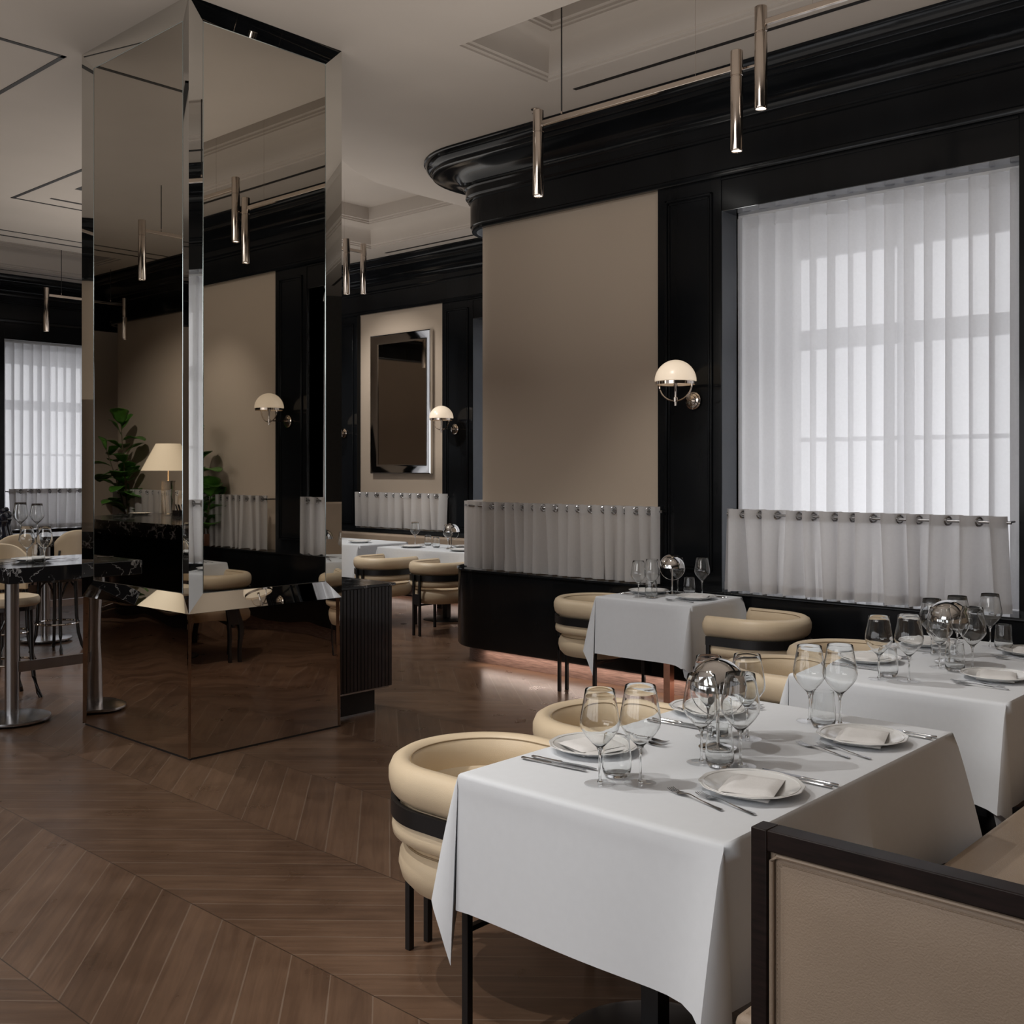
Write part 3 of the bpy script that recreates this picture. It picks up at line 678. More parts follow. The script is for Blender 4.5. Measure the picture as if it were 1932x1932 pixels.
def make_fork():      # tines toward +y
    r = empty('fork', cat='fork')
    b = MB(); rows = []
    for (y, w_, z, t) in ((-.098, .0055, .002, .0014), (-.09, .0065, .0025, .0014), (-.06, .0045, .0032, .0013), (-.02, .0028, .005, .0014), (.02, .0026, .009, .0014), (.035, .0045, .008, .001), (.048, .011, .005, .0009), (.062, .0125, .003, .0009)):
        rows.append([(-w_, y, z), (0, y, z+t), (w_, y, z), (0, y, z-t)])
    b.grid(rows, closed_v=True); b.add(rows[0], [(0, 1, 2, 3)]); b.add(rows[-1], [(3, 2, 1, 0)]); b.obj('handle', M['cutlery'], r)
    b = MB()
    for k in range(4):
        x = -.0093+.0062*k; rw = []
        for (y, z, w_) in ((.060, .003, .0024), (.075, .0022, .0017), (.09, .003, .0014), (.103, .0065, .0008)):
            rw.append([(x-w_, y, z-.0007), (x-w_, y, z+.0007), (x+w_, y, z+.0007), (x+w_, y, z-.0007)])
        b.grid(rw, closed_v=True); b.add(rw[-1], [(0, 1, 2, 3)])
    b.obj('tines', M['cutlery'], r); return r
def make_knife():     # blade toward +y
    r = empty('knife', cat='knife'); b = MB(); rows = []
    for (y, w_, t) in ((-.112, .003, .002), (-.108, .0065, .0034), (-.09, .0062, .0036), (-.05, .0045, .003), (-.02, .0042, .003), (-.012, .0058, .0038), (-.006, .0045, .003)):
        rows.append([(w_*math.cos(a), y, .004+t*math.sin(a)) for a in [2*PI*k/8 for k in range(8)]])
    b.grid(rows, closed_v=True); b.add(rows[0], [tuple(range(8))]); b.add(rows[-1], [tuple(range(8))[::-1]]); b.obj('handle', M['cutlery'], r)
    b = MB(); rows = []
    for (y, xl, xr) in ((-.006, -.0045, .0045), (.01, -.007, .006), (.06, -.0085, .0065), (.09, -.008, .006), (.108, -.004, .0055), (.113, .001, .004)):
        rows.append([(xl, y, .0035), (xl, y, .0042), (xr, y, .0052), (xr, y, .0028)])
    b.grid(rows, closed_v=True); b.add(rows[-1], [(0, 1, 2, 3)]); b.obj('blade', M['cutlery'], r); return r
def make_dome():      # small polished table lamp: disc base, stem, half-globe shade and wire hoop
    r = empty('table_lamp', cat='lamp')
    b = MB(); b.lathe([(0, 0), (.055, 0), (.057, .003), (.057, .007), (.045, .012), (.02, .016), (.008, .02), (0, .02)], 40); b.obj('base', M['chrome'], r)
    b = MB(); b.lathe([(.0055, .015), (.0055, .165), (.011, .168), (.011, .19), (.0, .192)], 16); b.obj('stem', M['chrome'], r)
    b = MB(); R_ = .088; pr = [(R_*math.cos(t), .182+R_*math.sin(t)*1.02) for t in [PI/2*k/16 for k in range(17)]]
    pi_ = [(max(0, R_*.975*math.cos(t)), .182+R_*.975*math.sin(t)*1.02) for t in [PI/2*k/16 for k in range(16, -1, -1)]]
    b.lathe(pr+pi_, 48, closed=True); b.obj('shade', M['chrome'], r)
    b = MB(); b.tube([(0, .084*math.cos(t), .182-.084*math.sin(t)) for t in [PI*k/28 for k in range(29)]], .0018, 6)
    T = Matrix.Rotation(math.radians(25), 4, 'Z'); b.v = [tuple(T @ Vector(p)) for p in b.v]; b.obj('hoop', M['chrome'], r)
    return r
glass, tumbler, plate, napkin, fork, knife, dome = [Proto(f) for f in (make_glass, make_tumbler, make_plate, make_napkin, make_fork, make_knife, make_dome)]
def setting(px, py, d, where, g1, g2, tb, table, z=TZ+.002, forks=None, knives=None, parts='all', s=1, nap=0):
    """px,py plate centre; d=+1 diner sits on the +y side, -1 on the -y side"""
    rz = PI if d > 0 else 0
    plate.put((px, py, z), 0, 'white plate under a folded napkin, %s' % where, 'plates on the dining tables')
    napkin.put((px+.01*d, py, z+.0035), (2.8 if d > 0 else .25)+nap, 'folded white napkin on the plate, %s' % where, 'folded napkins')
    for k, (q, t) in enumerate(zip((g1, g2), ('left', 'right'))):
        if q: glass.put((q[0], q[1], z), 0, 'stemmed wine glass, %s of its pair, %s' % (t, where), 'wine glasses', (1.0 if k == 0 else 1.04)*s)
    if tb: tumbler.put((tb[0], tb[1], z), 0, 'low clear water tumbler, %s' % where, 'water tumblers')
    fx = px+.155*d*1.0; kx = px-.155*d
    F = forks or [(fx+.0*d, py+.02*-d, .06), (fx+.045*d, py-.01*-d, .06)]
    for k, (x, y, a) in enumerate(F):
        fork.put((x, y, z), rz+a, 'steel %s fork, %s' % (('inner', 'outer')[k], where), 'forks')
    Kn = knives or [(kx, py, 0), (kx-.028*d, py-.01, 0)]
    for k, (x, y, a) in enumerate(Kn):
        knife.put((x, y, z), rz+a, 'steel %s knife, %s' % (('inner', 'outer')[k], where), 'knives')
# nearest table
setting(2.526, 1.965, 1, 'at the armchair nearest the camera', (2.267, 1.745), (2.34, 1.665), (2.353, 1.753), 1,
        knives=[(2.352, 1.94, .09), (2.322, 1.953, .09)], forks=[(2.70, 1.93, 0), (2.74, 1.95, 0)])
setting(2.48, 1.412, -1, 'bench side, beside the dark settee arm', (2.626, 1.656), (2.668, 1.554), (2.628, 1.597), 1,
        forks=[(2.339, 1.402, -.26), (2.318, 1.478, -.3)], knives=[(2.645, 1.38, 0), (2.672, 1.375, 0)])
setting(3.185, 1.98, 1, 'behind the globe lamp, nearest table', (2.897, 1.80), (2.955, 1.697), (2.937, 1.785), 1, knives=[(2.985, 1.95, .05), (2.955, 1.955, .05)])
setting(3.169, 1.421, -1, 'far bench side of nearest table', (3.298, 1.661), (3.325, 1.566), (3.261, 1.594), 1,
        forks=[(3.011, 1.405, -.3), (2.980, 1.455, -.3)], knives=[(3.33, 1.38, 0), (3.36, 1.375, 0)])
dome.put((2.786, 1.70, TZ+.002), 0, 'polished half-globe table lamp in the middle of the nearest table', 'polished globe table lamps')
# second table
setting(4.51, 1.99, 1, 'left end of second table, armchair side', (4.152, 1.791), (4.191, 1.685), (4.229, 1.787), 2)
setting(4.472, 1.444, -1, 'near end of second table, bench side', (4.57, 1.706), (4.608, 1.584), (4.535, 1.63), 2)
setting(5.108, 1.98, 1, 'far end of second table, armchair side', (4.866, 1.852), (4.965, 1.774), (4.93, 1.84), 2)
setting(5.17, 1.52, -1, 'second table, at the right picture edge', (5.246, 1.723), None, (5.223, 1.655), 2)
dome.put((4.707, 1.72, TZ+.002), 0, 'polished half-globe table lamp on the second table, before the linen curtain', None)
# small table
setting(6.0, 4.20, 1, 'left side of the small wainscot table', (5.74, 4.10), (5.809, 4.04), (5.77, 4.02), 3, s=.95)
setting(5.93, 3.78, -1, 'right side of the small wainscot table', (6.14, 4.06), (6.13, 3.86), (6.10, 3.94), 3, s=.95)
dome.put((6.03, 4.03, TZ+.002), 0, 'polished half-globe table lamp on the small table by the wainscot', None)
# far tables
dome.put((7.90, 8.05, TZ+.002), 0, 'polished half-globe table lamp on the far recess table', None)
for k, (x, y, t) in enumerate(((8.10, 8.83, 'left'), (7.98, 8.18, 'right'))):
    glass.put((x, y, TZ+.002), 0, 'clear stemmed wine glass on the far recess table, %s one of two' % t, 'wine glasses on the far tables')
for x, y, t in ((8.10, 8.62, 'left'), (7.93, 8.31, 'right')):
    tumbler.put((x, y, TZ+.002), 0, 'clear tumbler on the far recess table, %s one of two' % t, 'tumblers on the far tables')
for x, y, t in ((7.80, 8.55, 'beside the wine glass of the far recess table'), (8.15, 8.1, 'behind the globe lamp of the far recess table'), (7.8, 7.8, 'at the right end of the far recess table'), (7.9, 9.55, 'on the farthest table, next to the mirrored column')):
    plate.put((x, y, TZ+.002), 0, 'white plate with a napkin, '+t, 'plates on the far tables'); napkin.put((x, y, TZ+.006), 1.2, 'folded white napkin, '+t, 'napkins on the far tables')
knife.put((7.83, 8.78, TZ+.002), .2, 'steel knife left of the plates on the far recess table')
def mill(mat):
    def f():
        r = empty('pepper_mill', cat='pepper mill')
        b = MB(); b.lathe([(0, 0), (.027, 0), (.028, .006), (.024, .02), (.017, .05), (.020, .065), (.024, .075), (.018, .082), (0, .082)], 20); b.obj('body', M[mat], r)
        b = MB(); b.lathe([(0, .083), (.020, .083), (.024, .095), (.022, .11), (.010, .118), (.012, .125), (.006, .134), (0, .135)], 20); b.obj('head', M[mat], r)
        return r
    return f
m1 = Proto(mill('blackwood')); m1.put((8.03, 7.93, TZ+.002), 0, 'black turned pepper mill by the far globe lamp, left one', 'pepper mills'); m1.put((8.06, 7.83, TZ+.002), 0, 'black turned pepper mill by the far globe lamp, right one')
m2 = Proto(mill('bluewood')); m2.put((3.93, 9.62, 1.002), 0, 'tall dark pepper mill on the rear marble table, nearer one', 'tall pepper mills', 1.9); m2.put((4.10, 9.95, 1.002), 0, 'tall dark pepper mill on the rear marble table, farther one', None, 1.9)

# ------------------------------------------------------------------ settee (front right) and recess banquette
def settee():
    r = empty('settee', (0, 0, 0), 0, 'tan leather settee with a dark wood framed arm, bottom right corner', 'settee')
    X0, X1, Yf, Yb = 1.92, 5.7, 1.095, .30
    def arm(x, lab=True):
        a = MB(); t = .05; w_ = .036
        a.box(x, x+t, Yf-w_, Yf, 0.0, .88-.0); a.box(x, x+t, Yb, Yb+w_, 0, .88-.0); a.box(x, x+t, Yb+w_, Yf-w_, .838, .88); a.box(x, x+t, Yb+w_, Yf-w_, .12, .16)
        fr_ = a.obj('arm_frame', M['darkwood'], r, .0025)
        for side, xo in ((-1, x+.012), (1, x+t-.012)):
            p = MB(); y0, y1, z0, z1 = Yb+w_, Yf-w_, .16, .838
            rows = []; n = 12
            for i in range(n+1):
                v = i/n; row = []
                for j in range(n+1):
                    u = j/n; e = min(u*(y1-y0), (1-u)*(y1-y0), v*(z1-z0), (1-v)*(z1-z0))
                    row.append((xo+side*(.010*min(1, e/.03)-.004), y0+(y1-y0)*u, z0+(z1-z0)*v))
                rows.append(row)
            p.grid(rows); p.obj('arm_panel', M['tanleather'], r)
            # corded edge and stitching
            q = MB(); i_ = .007; xx = xo+side*.004
            q.tube([(xx, y0+i_, z0+i_), (xx, y1-i_-.01, z0+i_), (xx, y1-i_, z0+i_+.01), (xx, y1-i_, z1-i_-.012), (xx, y1-i_-.012, z1-i_), (xx, y0+i_, z1-i_)], .0055, 8, closed=True); q.obj('piping', M['tanleather'], r)
            st = MB(); xs = xo+side*.0065; d_ = .021
            yy = y0+d_
            while yy < y1-d_-.004:
                st.tube([(xs, yy, z1-d_), (xs+side*.001, yy+.003, z1-d_+.0008), (xs, yy+.0055, z1-d_)], .0009, 4); yy += .0085
            zz = z0+d_
            while zz < z1-d_:
                st.tube([(xs, y1-d_, zz), (xs+side*.001, y1-d_+.0005, zz+.003), (xs, y1-d_, zz+.0055)], .0009, 4); zz += .0085
            st.obj('stitching', M['stitch'], r)
    arm(X0); arm(X1)
    b = MB(); b.box(X0+.055, X1-.005, Yb+.12, 1.17, .30, .455); b.obj('seat_cushion', M['tanleather'], r, .02, 3)
    b = MB(); b.box(X0+.055, X1-.005, Yb+.0, Yb+.12, .30, 1.25); b.obj('backrest', M['tanleather'], r, .02, 3)  # unseen backrest, raised to shade the bench side of the cloths
    b = MB(); b.box(X0+.05, X1, Yb+.02, 1.10, .12, .30); b.obj('base_rail', M['darkwood'], r)
    for x in (X0+.2, (X0+X1)/2, X1-.2):
        for y in (Yb+.1, 1.0): box('leg', M['darkwood'], x-.025, x+.025, y-.025, y+.025, 0, .12, r)
settee()
def banquette():
    r = empty('banquette', (0, 0, 0), 0, 'tan leather banquette along the recess wall, behind the far tables', 'banquette')
    for k, (y0, y1) in enumerate(((7.0, 8.9), (8.91, 11.2), (11.21, 13.6))):
        b = MB(); b.box(8.70, 8.86, y0, y1, .42, .80); b.obj('backrest', M['tanleather'], r, .02, 3)
        b = MB(); b.box(8.49, 8.75, y0, y1, .32, .46); b.obj('seat_cushion', M['tanleather'], r, .03, 3)
    box('base', M['redwood'], 8.52, 8.80, 7.0, 13.6, .12, .32, r)
    for y in (7.3, 8.9, 10.5, 12.2): box('leg', M['darkwood'], 8.54, 8.60, y-.04, y+.04, 0, .12, r)
banquette()

# ------------------------------------------------------------------ wall sconces
def make_sconce():     # fixed to a wall whose outward normal is +y local
    r = empty('wall_sconce', cat='wall lamp')
    T = Matrix.Rotation(-PI/2, 4, 'X')
    b = MB(); b.lathe([(0, .0), (.062, 0), (.062, .006), (.052, .012), (.05, .018), (.036, .022), (.034, .030), (.014, .034), (0, .036)], 32, T=T); b.obj('backplate', M['nickel'], r)
    b = MB(); b.tube([(0, .03, 0), (0, .225, 0)], .0065, 10); b.obj('arm', M['nickel'], r)
    b = MB(); b.lathe([(0, -.045), (.009, -.045), (.009, -.02), (.015, -.018), (.015, .012), (.008, .016), (.007, .09), (.016, .115), (.016, .125), (0, .125)], 16, (0, .225, 0)); b.obj('stem', M['nickel'], r)
    b = MB(); R_ = .143; pr = [(R_*math.cos(t), .125+R_*1.02*math.sin(t)) for t in [PI/2*k/18 for k in range(19)]]
    b.lathe([(0, .118), (R_*.93, .118), (R_, .125)]+pr[1:], 48, (0, .225, 0)); b.obj('shade', M['glow'], r)
    b = MB(); b.lathe([(R_*.94, .100), (R_*.96, .100), (R_*.96, .124), (R_*.94, .124)], 48, (0, .225, 0), closed=True); b.obj('gallery_ring', M['nickel'], r)
    b = MB(); b.tube([(.134*math.cos(t), .225, .105-.118*math.sin(t)) for t in [PI*k/28 for k in range(29)]], .0055, 8); b.obj('hoop', M['nickel'], r)
    return r
sconce = Proto(make_sconce)
sz = 2.085
sconce.put((6.43, 4.12, sz), PI/2, 'wall lamp with a glowing opal half globe, left of the big window', 'opal globe wall lamps')
sconce.put((6.43, 1.66, sz), PI/2, 'opal globe wall lamp on the near pilaster, seen only in the mirrored column')
sconce.put((9.03, 9.14, sz), PI/2, 'opal globe wall lamp to the right of the framed mirror')
sconce.put((9.03, 11.24, sz), PI/2, 'opal globe wall lamp on the far pilaster, behind the mirrored column')

# ------------------------------------------------------------------ framed wall mirrors
def framed(fr, s0, s1, z0, z1, label):
    r = empty('framed_mirror', (0, 0, 0), 0, label, 'mirror')
    w_ = .115; b = MB()
    rings_ = [(0, .005), (0, .055), (.012, .062), (w_*.78, .028), (w_, .026), (w_, .01)]
    rows = []
    for (d, q) in rings_: rows.append([fr(s0+d, q, z0+d), fr(s1-d, q, z0+d), fr(s1-d, q, z1-d), fr(s0+d, q, z1-d)])
    b.grid(rows, closed_v=True, smooth=False); b.obj('frame', M['chrome'], r)
    b = MB(); b.add([fr(s0+w_, .02, z0+w_), fr(s1-w_, .02, z0+w_), fr(s1-w_, .02, z1-w_), fr(s0+w_, .02, z1-w_)], [(0, 1, 2, 3)]); b.obj('mirror_glass', M['brownmirror'], r)
    b = MB(); fbox(b, fr, s0+.01, s1-.01, .0, .012, z0+.01, z1-.01); b.obj('backing', M['blackmatte'], r)
framed(RF, 9.58, 10.72, 1.55, 3.33, 'tall mirror in a wide chrome surround on the far tan panel')
framed(LF, 10.3, 12.0, 1.55, 3.33, 'framed mirror on the tan wall behind the bar, seen in the mirrored column')

# ------------------------------------------------------------------ pendant lights (arms along +x local, z=0 at the ceiling)
def make_pendant():
    r = empty('pendant_light', cat='pendant light')
    def tube_at(x, zt):
        b = MB(); R_ = .0335
        b.lathe([(0, zt), (R_-.003, zt), (R_, zt-.003), (R_, zt-.135), (R_-.003, zt-.137), (R_-.003, zt-.143), (R_, zt-.145), (R_, zt-.53), (R_-.004, zt-.541), (R_-.007, zt-.541), (R_-.009, zt-.525), (0, zt-.525)], 28, (x, 0, 0))
        t = b.obj('tube', M['nickel'], r)
        b = MB(); b.lathe([(0, zt-.533), (R_-.009, zt-.533), (R_-.009, zt-.529), (0, zt-.529)], 20, (x, 0, 0)); b.obj('lens', M['led'], t)
    lo, hi = 3.85-CE, 4.045-CE
    tube_at(0, lo); tube_at(1.41, lo); tube_at(1.555, hi); tube_at(2.96, hi)
    box('arm', M['nickel'], .03, 1.38, -.0125, .0125, lo-.105, lo-.075, r, .002)
    box('arm', M['nickel'], 1.585, 2.93, -.0125, .0125, hi-.105, hi-.075, r, .002)
    box('arm', M['nickel'], 1.40, 1.56, .034, .044, lo-.095, lo-.085, r)
    b = MB(); b.tube([(-.0, 0, 0), (0, 0, 0)], .01) if 0 else None
    b.tube([(.19, 0, lo-.075), (.19, 0, .38)], .0045, 8); b.obj('cable', M['legmetal'], r)
    b = MB(); b.lathe([(0, lo-.066), (.006, lo-.066), (.006, lo-.05), (0, lo-.05)], 8, (.19, 0, 0)); b.obj('cable_grip', M['nickel'], r)
    for x, z in ((1.15, lo), (1.85, hi), (2.7, hi)):
        b = MB(); b.tube([(x, 0, z-.075), (x, 0, .38)], .0009, 5); b.obj('suspension_wire', M['nickel'], r)
    return r
pend = Proto(make_pendant)
pend.put((5.06, 4.38, CE), -PI/2, 'long linear pendant with slim nickel tubes, over the window tables', 'linear tube pendants')
pend.put((4.52, 8.98, CE), 0, 'linear tube pendant in the recess, just right of the mirrored column')
pend.put((6.62, 8.20, CE), PI/2, 'linear tube pendant whose end tube touches the right edge of the column')
pend.put((5.90, 13.15, CE), 0, 'linear tube pendant before the far left window')
pend.put((1.45, 8.95, CE), PI, 'linear tube pendant near the bar, seen in the mirrored column')
pend.put((-.62, 13.2, CE), 0, 'linear tube pendant at the end of the bar, seen in the mirrored column')
o = MB(); o.lathe([(0, CE), (.03, CE), (.03, CE-.006), (.012, CE-.008), (.010, CE-.03), (.02, CE-.034), (0, CE-.036)], 16, (5.81, 5.06, 0)); tag(o.obj('sprinkler', M['nickel']), 'small sprinkler head on the ceiling above the left pendant tube', 'sprinkler')

# ------------------------------------------------------------------ tall marble tables, stools, station
def hi_table(x0, x1, y0, y1, legs, label):
    r = empty('marble_bar_table', (0, 0, 0), 0, label, 'table', 'marble bar tables')
    box('tabletop', M['marble'], x0, x1, y0, y1, .905, 1.0, r, .004)
    for (x, y) in legs:
        b = MB(); b.lathe([(0, .02), (.042, .02), (.042, .905), (0, .905)], 32, (x, y, 0), smooth=True); g = b.obj('column_leg', M['steel'], r)
        b = MB(); b.lathe([(0, .018), (.23, .018), (.232, .024), (.23, .034), (.215, .036), (.06, .046), (0, .046)], 48, (x, y, 0)); bs = b.obj('base', M['steel'], r)
        for k in range(4):
            b = MB(); a = PI/4+k*PI/2; b.lathe([(0, 0), (.014, 0), (.014, .018), (0, .018)], 12, (x+.19*math.cos(a), y+.19*math.sin(a), 0)); b.obj('glide', M['legmetal'], bs)
    if len(legs) > 1: box('foot_bar', M['steel'], legs[0][0]+.04, legs[1][0]-.04, legs[0][1]-.012, legs[0][1]+.012, .31, .375, r)
hi_table(2.73, 4.9, 6.60, 7.36, [(2.88, 6.908), (4.6, 6.908)], 'tall black marble table on steel columns, running behind the mirrored column')
hi_table(3.3, 5.6, 9.50, 10.2, [(4.45, 9.93), (5.3, 9.93)], 'rear tall black marble table, before the far left window')
def make_stool():
    r = empty('bar_stool', cat='stool')
    b = MB(); b.lathe([(0, .65), (.19, .65), (.205, .665), (.208, .69), (.195, .712), (.15, .722), (0, .725)], 36); b.obj('seat', M['leather'], r)
    b = MB(); b.lathe([(0, .62), (.18, .62), (.185, .65), (0, .65)], 36); b.obj('seat_ring', M['blackwood'], r)
    b = MB(); rows = []
    for i in range(7):
        t = i/6; z = .74+.33*t
        row = []
        for j in range(17):
            a = -1.05+2.1*j/16; R_ = .20+.01*t; zz = .74+(.33-(.10*abs(a/1.05)**3))*t
            row.append((R_*math.sin(a), -R_*math.cos(a), zz))
        rows.append(row)
    b.grid(rows); b.obj('backrest', M['leather'], r, solid=.035, bevel=.008, seg=2)
    for k in range(4):
        a = PI/4+k*PI/2; b = MB(); pts = [(rr*math.cos(a), rr*math.sin(a), z) for rr, z in ((.15, .63), (.155, .5), (.16, .3), (.175, .15), (.205, .04), (.225, 0.0))]
        b.tube(pts, [.018, .016, .015, .015, .015, .014], 10); lg = b.obj('leg', M['blackwood'], r)
        b = MB(); b.tube([(.155*math.cos(a), .155*math.sin(a), .46), (.15*math.cos(a+.25), .15*math.sin(a+.25), .56), (.13*math.cos(a+.6), .13*math.sin(a+.6), .625)], .009, 8); b.obj('brace', M['blackwood'], lg)
    for s in (-1, 1):
        b = MB(); b.tube([(s*.15, -.13, .63), (s*.175, -.14, .80), (s*.17, -.15, .9)], .010, 8); b.obj('back_post', M['blackwood'], r)
    b = MB(); b.tube([(.178*math.cos(2*PI*k/40), .178*math.sin(2*PI*k/40), .25) for k in range(40)], .009, 8, closed=True); b.obj('foot_ring', M['chrome'], r)
    return r
stool = Proto(make_stool)
stool.put((3.17, 7.66, 0), PI, 'bar stool with a round tan seat at the front marble table, left picture edge', 'tan and black bar stools')
stool.put((4.28, 9.32, 0), .5, 'bar stool with a curved tan back, between the two marble tables')
stool.put((3.75, 9.1, 0), .2, 'bar stool beyond the front marble table, mostly hidden at the left edge')
z1_ = 1.002
plate.put((3.06, 7.02, z1_), 0, 'white plate with a napkin on the front marble table', 'plates on the marble tables', .95)
napkin.put((3.06, 7.02, z1_+.004), .4, 'folded napkin on the front marble table')
glass.put((2.985, 6.93, z1_), 0, 'wine glass on the front marble table, left one', 'wine glasses on the marble tables', .92)
glass.put((3.055, 6.83, z1_), 0, 'wine glass on the front marble table, right one', None, .92)
tumbler.put((3.045, 6.90, z1_), 0, 'tumbler between the wine glasses on the front marble table')
for k, x in enumerate((3.20, 3.25)): fork.put((x, 6.98+.02*k, z1_), -1.9, 'steel fork on the front marble table, %s one' % ('left', 'right')[k])
knife.put((2.86, 6.98, z1_), -1.2, 'steel knife on the front marble table')
glass.put((4.12, 9.70, z1_), 0, 'wine glass on the rear marble table, left one', None, 1.2)
glass.put((4.26, 9.68, z1_), 0, 'wine glass on the rear marble table, right one', None, 1.15)
tumbler.put((4.02, 9.85, z1_), 0, 'tumbler on the rear marble table beside the pepper mills')
plate.put((3.85, 9.75, z1_), 0, 'white plate on the rear marble table')

def station():
    r = empty('service_station', (0, 0, 0), 0, 'fluted black cabinet with a marble top, right of the mirrored column', 'cabinet')
    x0, x1, y0, y1 = 4.215, 4.715, 5.365, 6.0
    box('worktop', M['marble'], x0, x1+.02, y0-.015, y1+.01, .832, .85, r, .002)
    b = MB(); b.box(x0, x1-.012, y0+.012, y1, .17, .832)
    n = 17
    for k in range(n):
        w_ = (x1-x0)/n; b.box(x0+k*w_+.002, x0+(k+1)*w_-.004, y0, y0+.014, .17, .828)
    n = 21
    for k in range(n):
        w_ = (y1-y0)/n; b.box(x1-.014, x1, y0+k*w_+.002, y0+(k+1)*w_-.004, .17, .828)
    b.obj('fluted_body', M['fluted'], r)
    box('bottom_trim', M['steel'], x0, x1-.02, y0+.01, y1, .158, .17, r)
    box('plinth', M['blackmatte'], x0, x1-.10, y0+.06, y1-.05, .0, .158, r)
    box('plinth_trim', M['steel'], x0, x1-.098, y0+.056, y0+.06, .0, .012, r)
station()

# ------------------------------------------------------------------ bar with its foot rail (seen in the column), lamp, plants
def bar():
    r = empty('marble_bar', (0, 0, 0), 0, 'black marble bar counter with a chrome foot rail, seen in the mirrored column', 'bar')
    def outline(d):
        P = [(.62+d, 8.2-d), (.62+d, 11.0)]
        P += [(.62-1.1+(1.1+d)*math.cos(t), 11.0+(1.2+d)*1.15*math.sin(t)) for t in [PI/2*k/12 for k in range(1, 13)]]
        P += [(-.68, 12.38+d*1.1), (-.68, 8.2-d)]
        return P
    def prism(d, z0, z1, name, mat):
        P = outline(d); n = len(P); b = MB(); b.grid([[(x, y, z0) for x, y in P], [(x, y, z1) for x, y in P]], closed_v=True, smooth=False)
        b.add([(x, y, z1) for x, y in P], [tuple(range(n))]); b.add([(x, y, z0) for x, y in P], [tuple(range(n))[::-1]]); return b.obj(name, mat, r)
    prism(.10, 1.02, 1.05, 'countertop', M['marble']); prism(.08, .90, 1.018, 'counter_apron', M['marble']); prism(-.12, .12, .90, 'bar_front', M['black']); prism(-.2, 0, .12, 'plinth', M['blackmatte'])
    P = outline(.10)[:-3]; b = MB(); b.tube([(x, y, .20) for x, y in P], .019, 10); rail = b.obj('foot_rail', M['chrome'], r)
    for i in (0, 1, 4, 7, 10, 13):
        q = outline(-.2)[i]; p = P[min(i, len(P)-1)]
        b = MB(); b.tube([(p[0], p[1], .20), (p[0], p[1], .12), ((p[0]+q[0])/2, (p[1]+q[1])/2, .10), (q[0], q[1], .10)], .009, 8); b.obj('rail_bracket', M['chrome'], rail)
bar()
def shade_lamp():
    r = empty('cloth_shade_lamp', (-.42, 11.75, 1.052), 0, 'table lamp with a cream cone shade and glass cylinder base, on the bar', 'lamp')
    b = MB(); b.lathe([(0, 0), (.085, 0), (.085, .012), (.08, .014), (.08, .40), (.085, .402), (.085, .414), (0, .414)], 32); b.obj('glass_base', M['solidglass'], r)
    b = MB(); b.lathe([(0, .415), (.012, .415), (.008, .42), (.008, .56), (0, .56)], 12); b.obj('stem', M['nickel'], r)
    b = MB(); b.lathe([(.315, .535), (.145, .86), (.143, .86), (.313, .535)], 48, closed=True); b.obj('lamp_shade', M['shade'], r)
    b = MB(); b.lathe([(0, .62), (.02, .62), (.03, .66), (.02, .70), (0, .705)], 16); b.obj('bulb', M['glow'], r)
    l = bpy.data.lights.new('bulb_light', 'POINT'); l.energy = 6; l.color = (1, .78, .52); l.shadow_soft_size = .04
    lo = bpy.data.objects.new('bulb_light', l); C.objects.link(lo); lo.location = (-.42, 11.75, 1.052+.76)
shade_lamp()
plate.put((-.25, 12.1, 1.053), 0, 'white plate on the marble bar, mirrored beside the cone shade lamp')
b = MB(); b.box(-.5, -.3, 11.3, 11.45, 1.052, 1.12)
for k in range(9): b.tube([(-.49+.02*k, 11.32+.03*(k % 4), 1.10), (-.48+.022*k, 11.33+.03*(k % 4), 1.19)], .008, 5)
tag(b.obj('bar_caddy', M['blackwood']), 'black bar caddy full of picks beside the cone shade lamp', 'caddy')
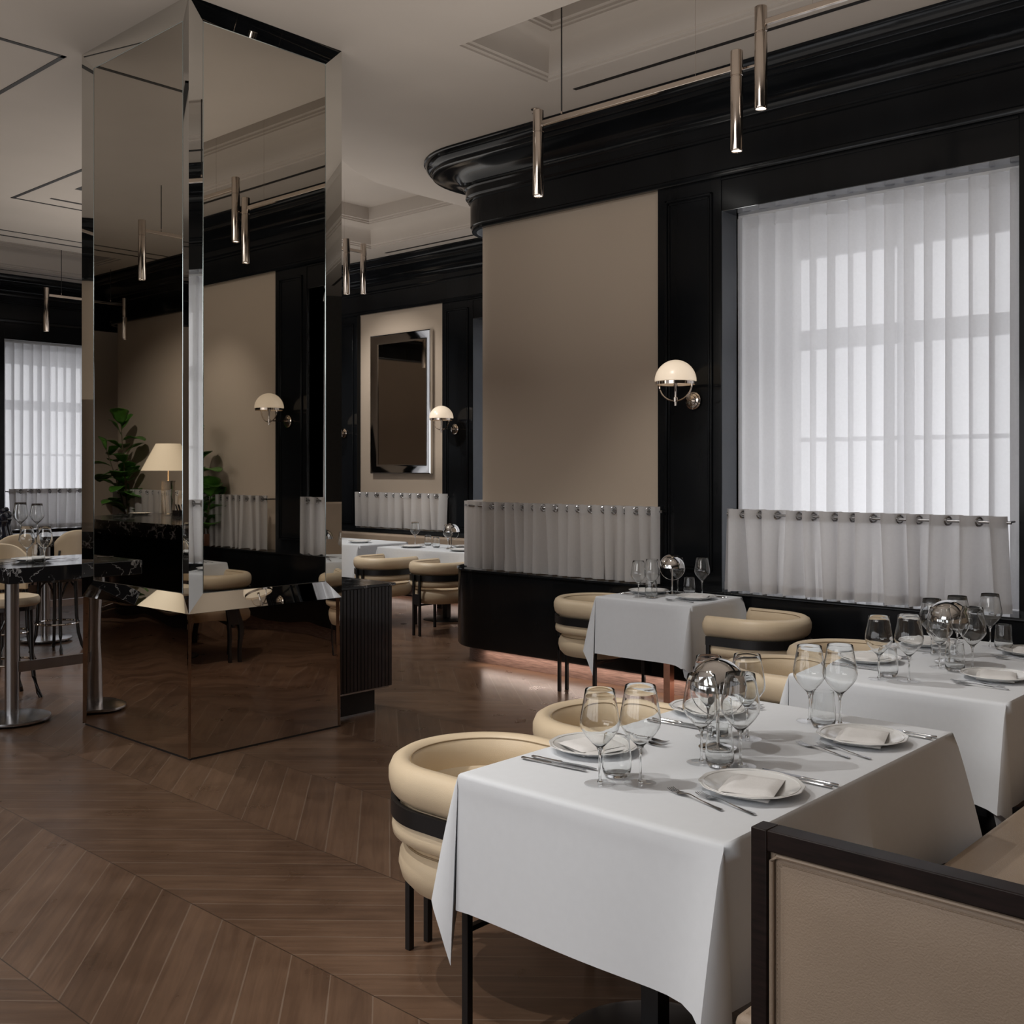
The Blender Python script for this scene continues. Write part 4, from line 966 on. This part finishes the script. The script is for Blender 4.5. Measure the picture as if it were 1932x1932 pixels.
def plant(x, y, z, h, seed, label, lean=(0, 0), wallx=0):
    rnd = random.Random(seed)
    r = empty('potted_fig', (x, y, z), 0, label, 'plant', 'fiddle leaf figs')
    b = MB(); b.lathe([(0, 0), (.075, 0), (.085, .07), (.09, .13), (.085, .13), (.08, .12), (0, .12)], 24); b.obj('pot', M['copper'], r)
    b = MB(); b.lathe([(0, .118), (.08, .118), (0, .122)], 16); b.obj('soil', M['soil'], r)
    st = MB(); lf = MB()
    for k in range(3):
        a = k*2.1+seed; H_ = h*(1-.22*k); pts = []
        for i in range(9):
            t = i/8; pts.append((.02*math.cos(a)+(.10*math.cos(a)*t**1.5+lean[0]*t)*1.2, .02*math.sin(a)+(.12*math.sin(a)*t**1.5+lean[1]*t)*1.2, .11+(H_-.25)*t+.008*math.sin(5*t)))
        st.tube(pts, [.011-.006*i/8 for i in range(9)], 6)
        n = int(19*H_/h)
        for j in range(n):
            t = .12+.88*j/(n-1); i = min(7, int(t*8)); f_ = t*8-i; p = Vector(pts[i]).lerp(Vector(pts[i+1]), f_)
            az = j*2.4+k+rnd.uniform(-.3, .3); el = rnd.uniform(.05, .75) if t < .9 else rnd.uniform(.8, 1.2)
            Ln = rnd.uniform(.26, .42); W_ = Ln*.72
            d = Vector((math.cos(az)*math.cos(el), math.sin(az)*math.cos(el), math.sin(el))); sd = Vector((-math.sin(az), math.cos(az), 0)); up = sd.cross(d)*-1
            rows = []
            for u in range(9):
                v = u/8; wd = W_/2*(.10 if v == 0 else (math.sin(PI*min(1, v*.93+.03))**.8*(.72+.42*v))) * (.35 if v == 1 else 1)
                wd *= 1-.18*math.exp(-((v-.42)/.10)**2)
                c = p+d*(.03+Ln*v)-Vector((0, 0, 1))*(.10*v*v*Ln*3)
                rows.append([tuple(c+sd*wd*q+up*(.22*abs(q)*wd+.006*math.sin(9*v+q*3))) for q in (-1, -.6, -.2, 0, .2, .6, 1)])
            lf.grid(rows); lf.tube([p, p+d*.035], .003, 5)
    for mb in (st, lf): mb.v = [((p[0] if p[0]*wallx < .10 else wallx*(.10+.25*math.tanh(0))), p[1], p[2]) if wallx and p[0]*wallx > .10 else p for p in mb.v]
    st.obj('stem', M['bark'], r); lf.obj('foliage', M['leaf'], r, solid=.0015)
plant(6.33, .32, .778, 1.25, 3, 'fiddle leaf fig in a copper pot on the ledge, mirrored right of the column edge', (-.12, .05), 1)
plant(-.86, 13.55, .778, 1.55, 5, 'taller fiddle leaf fig mirrored in the left face of the column, behind the bar', (.12, 0), -1)
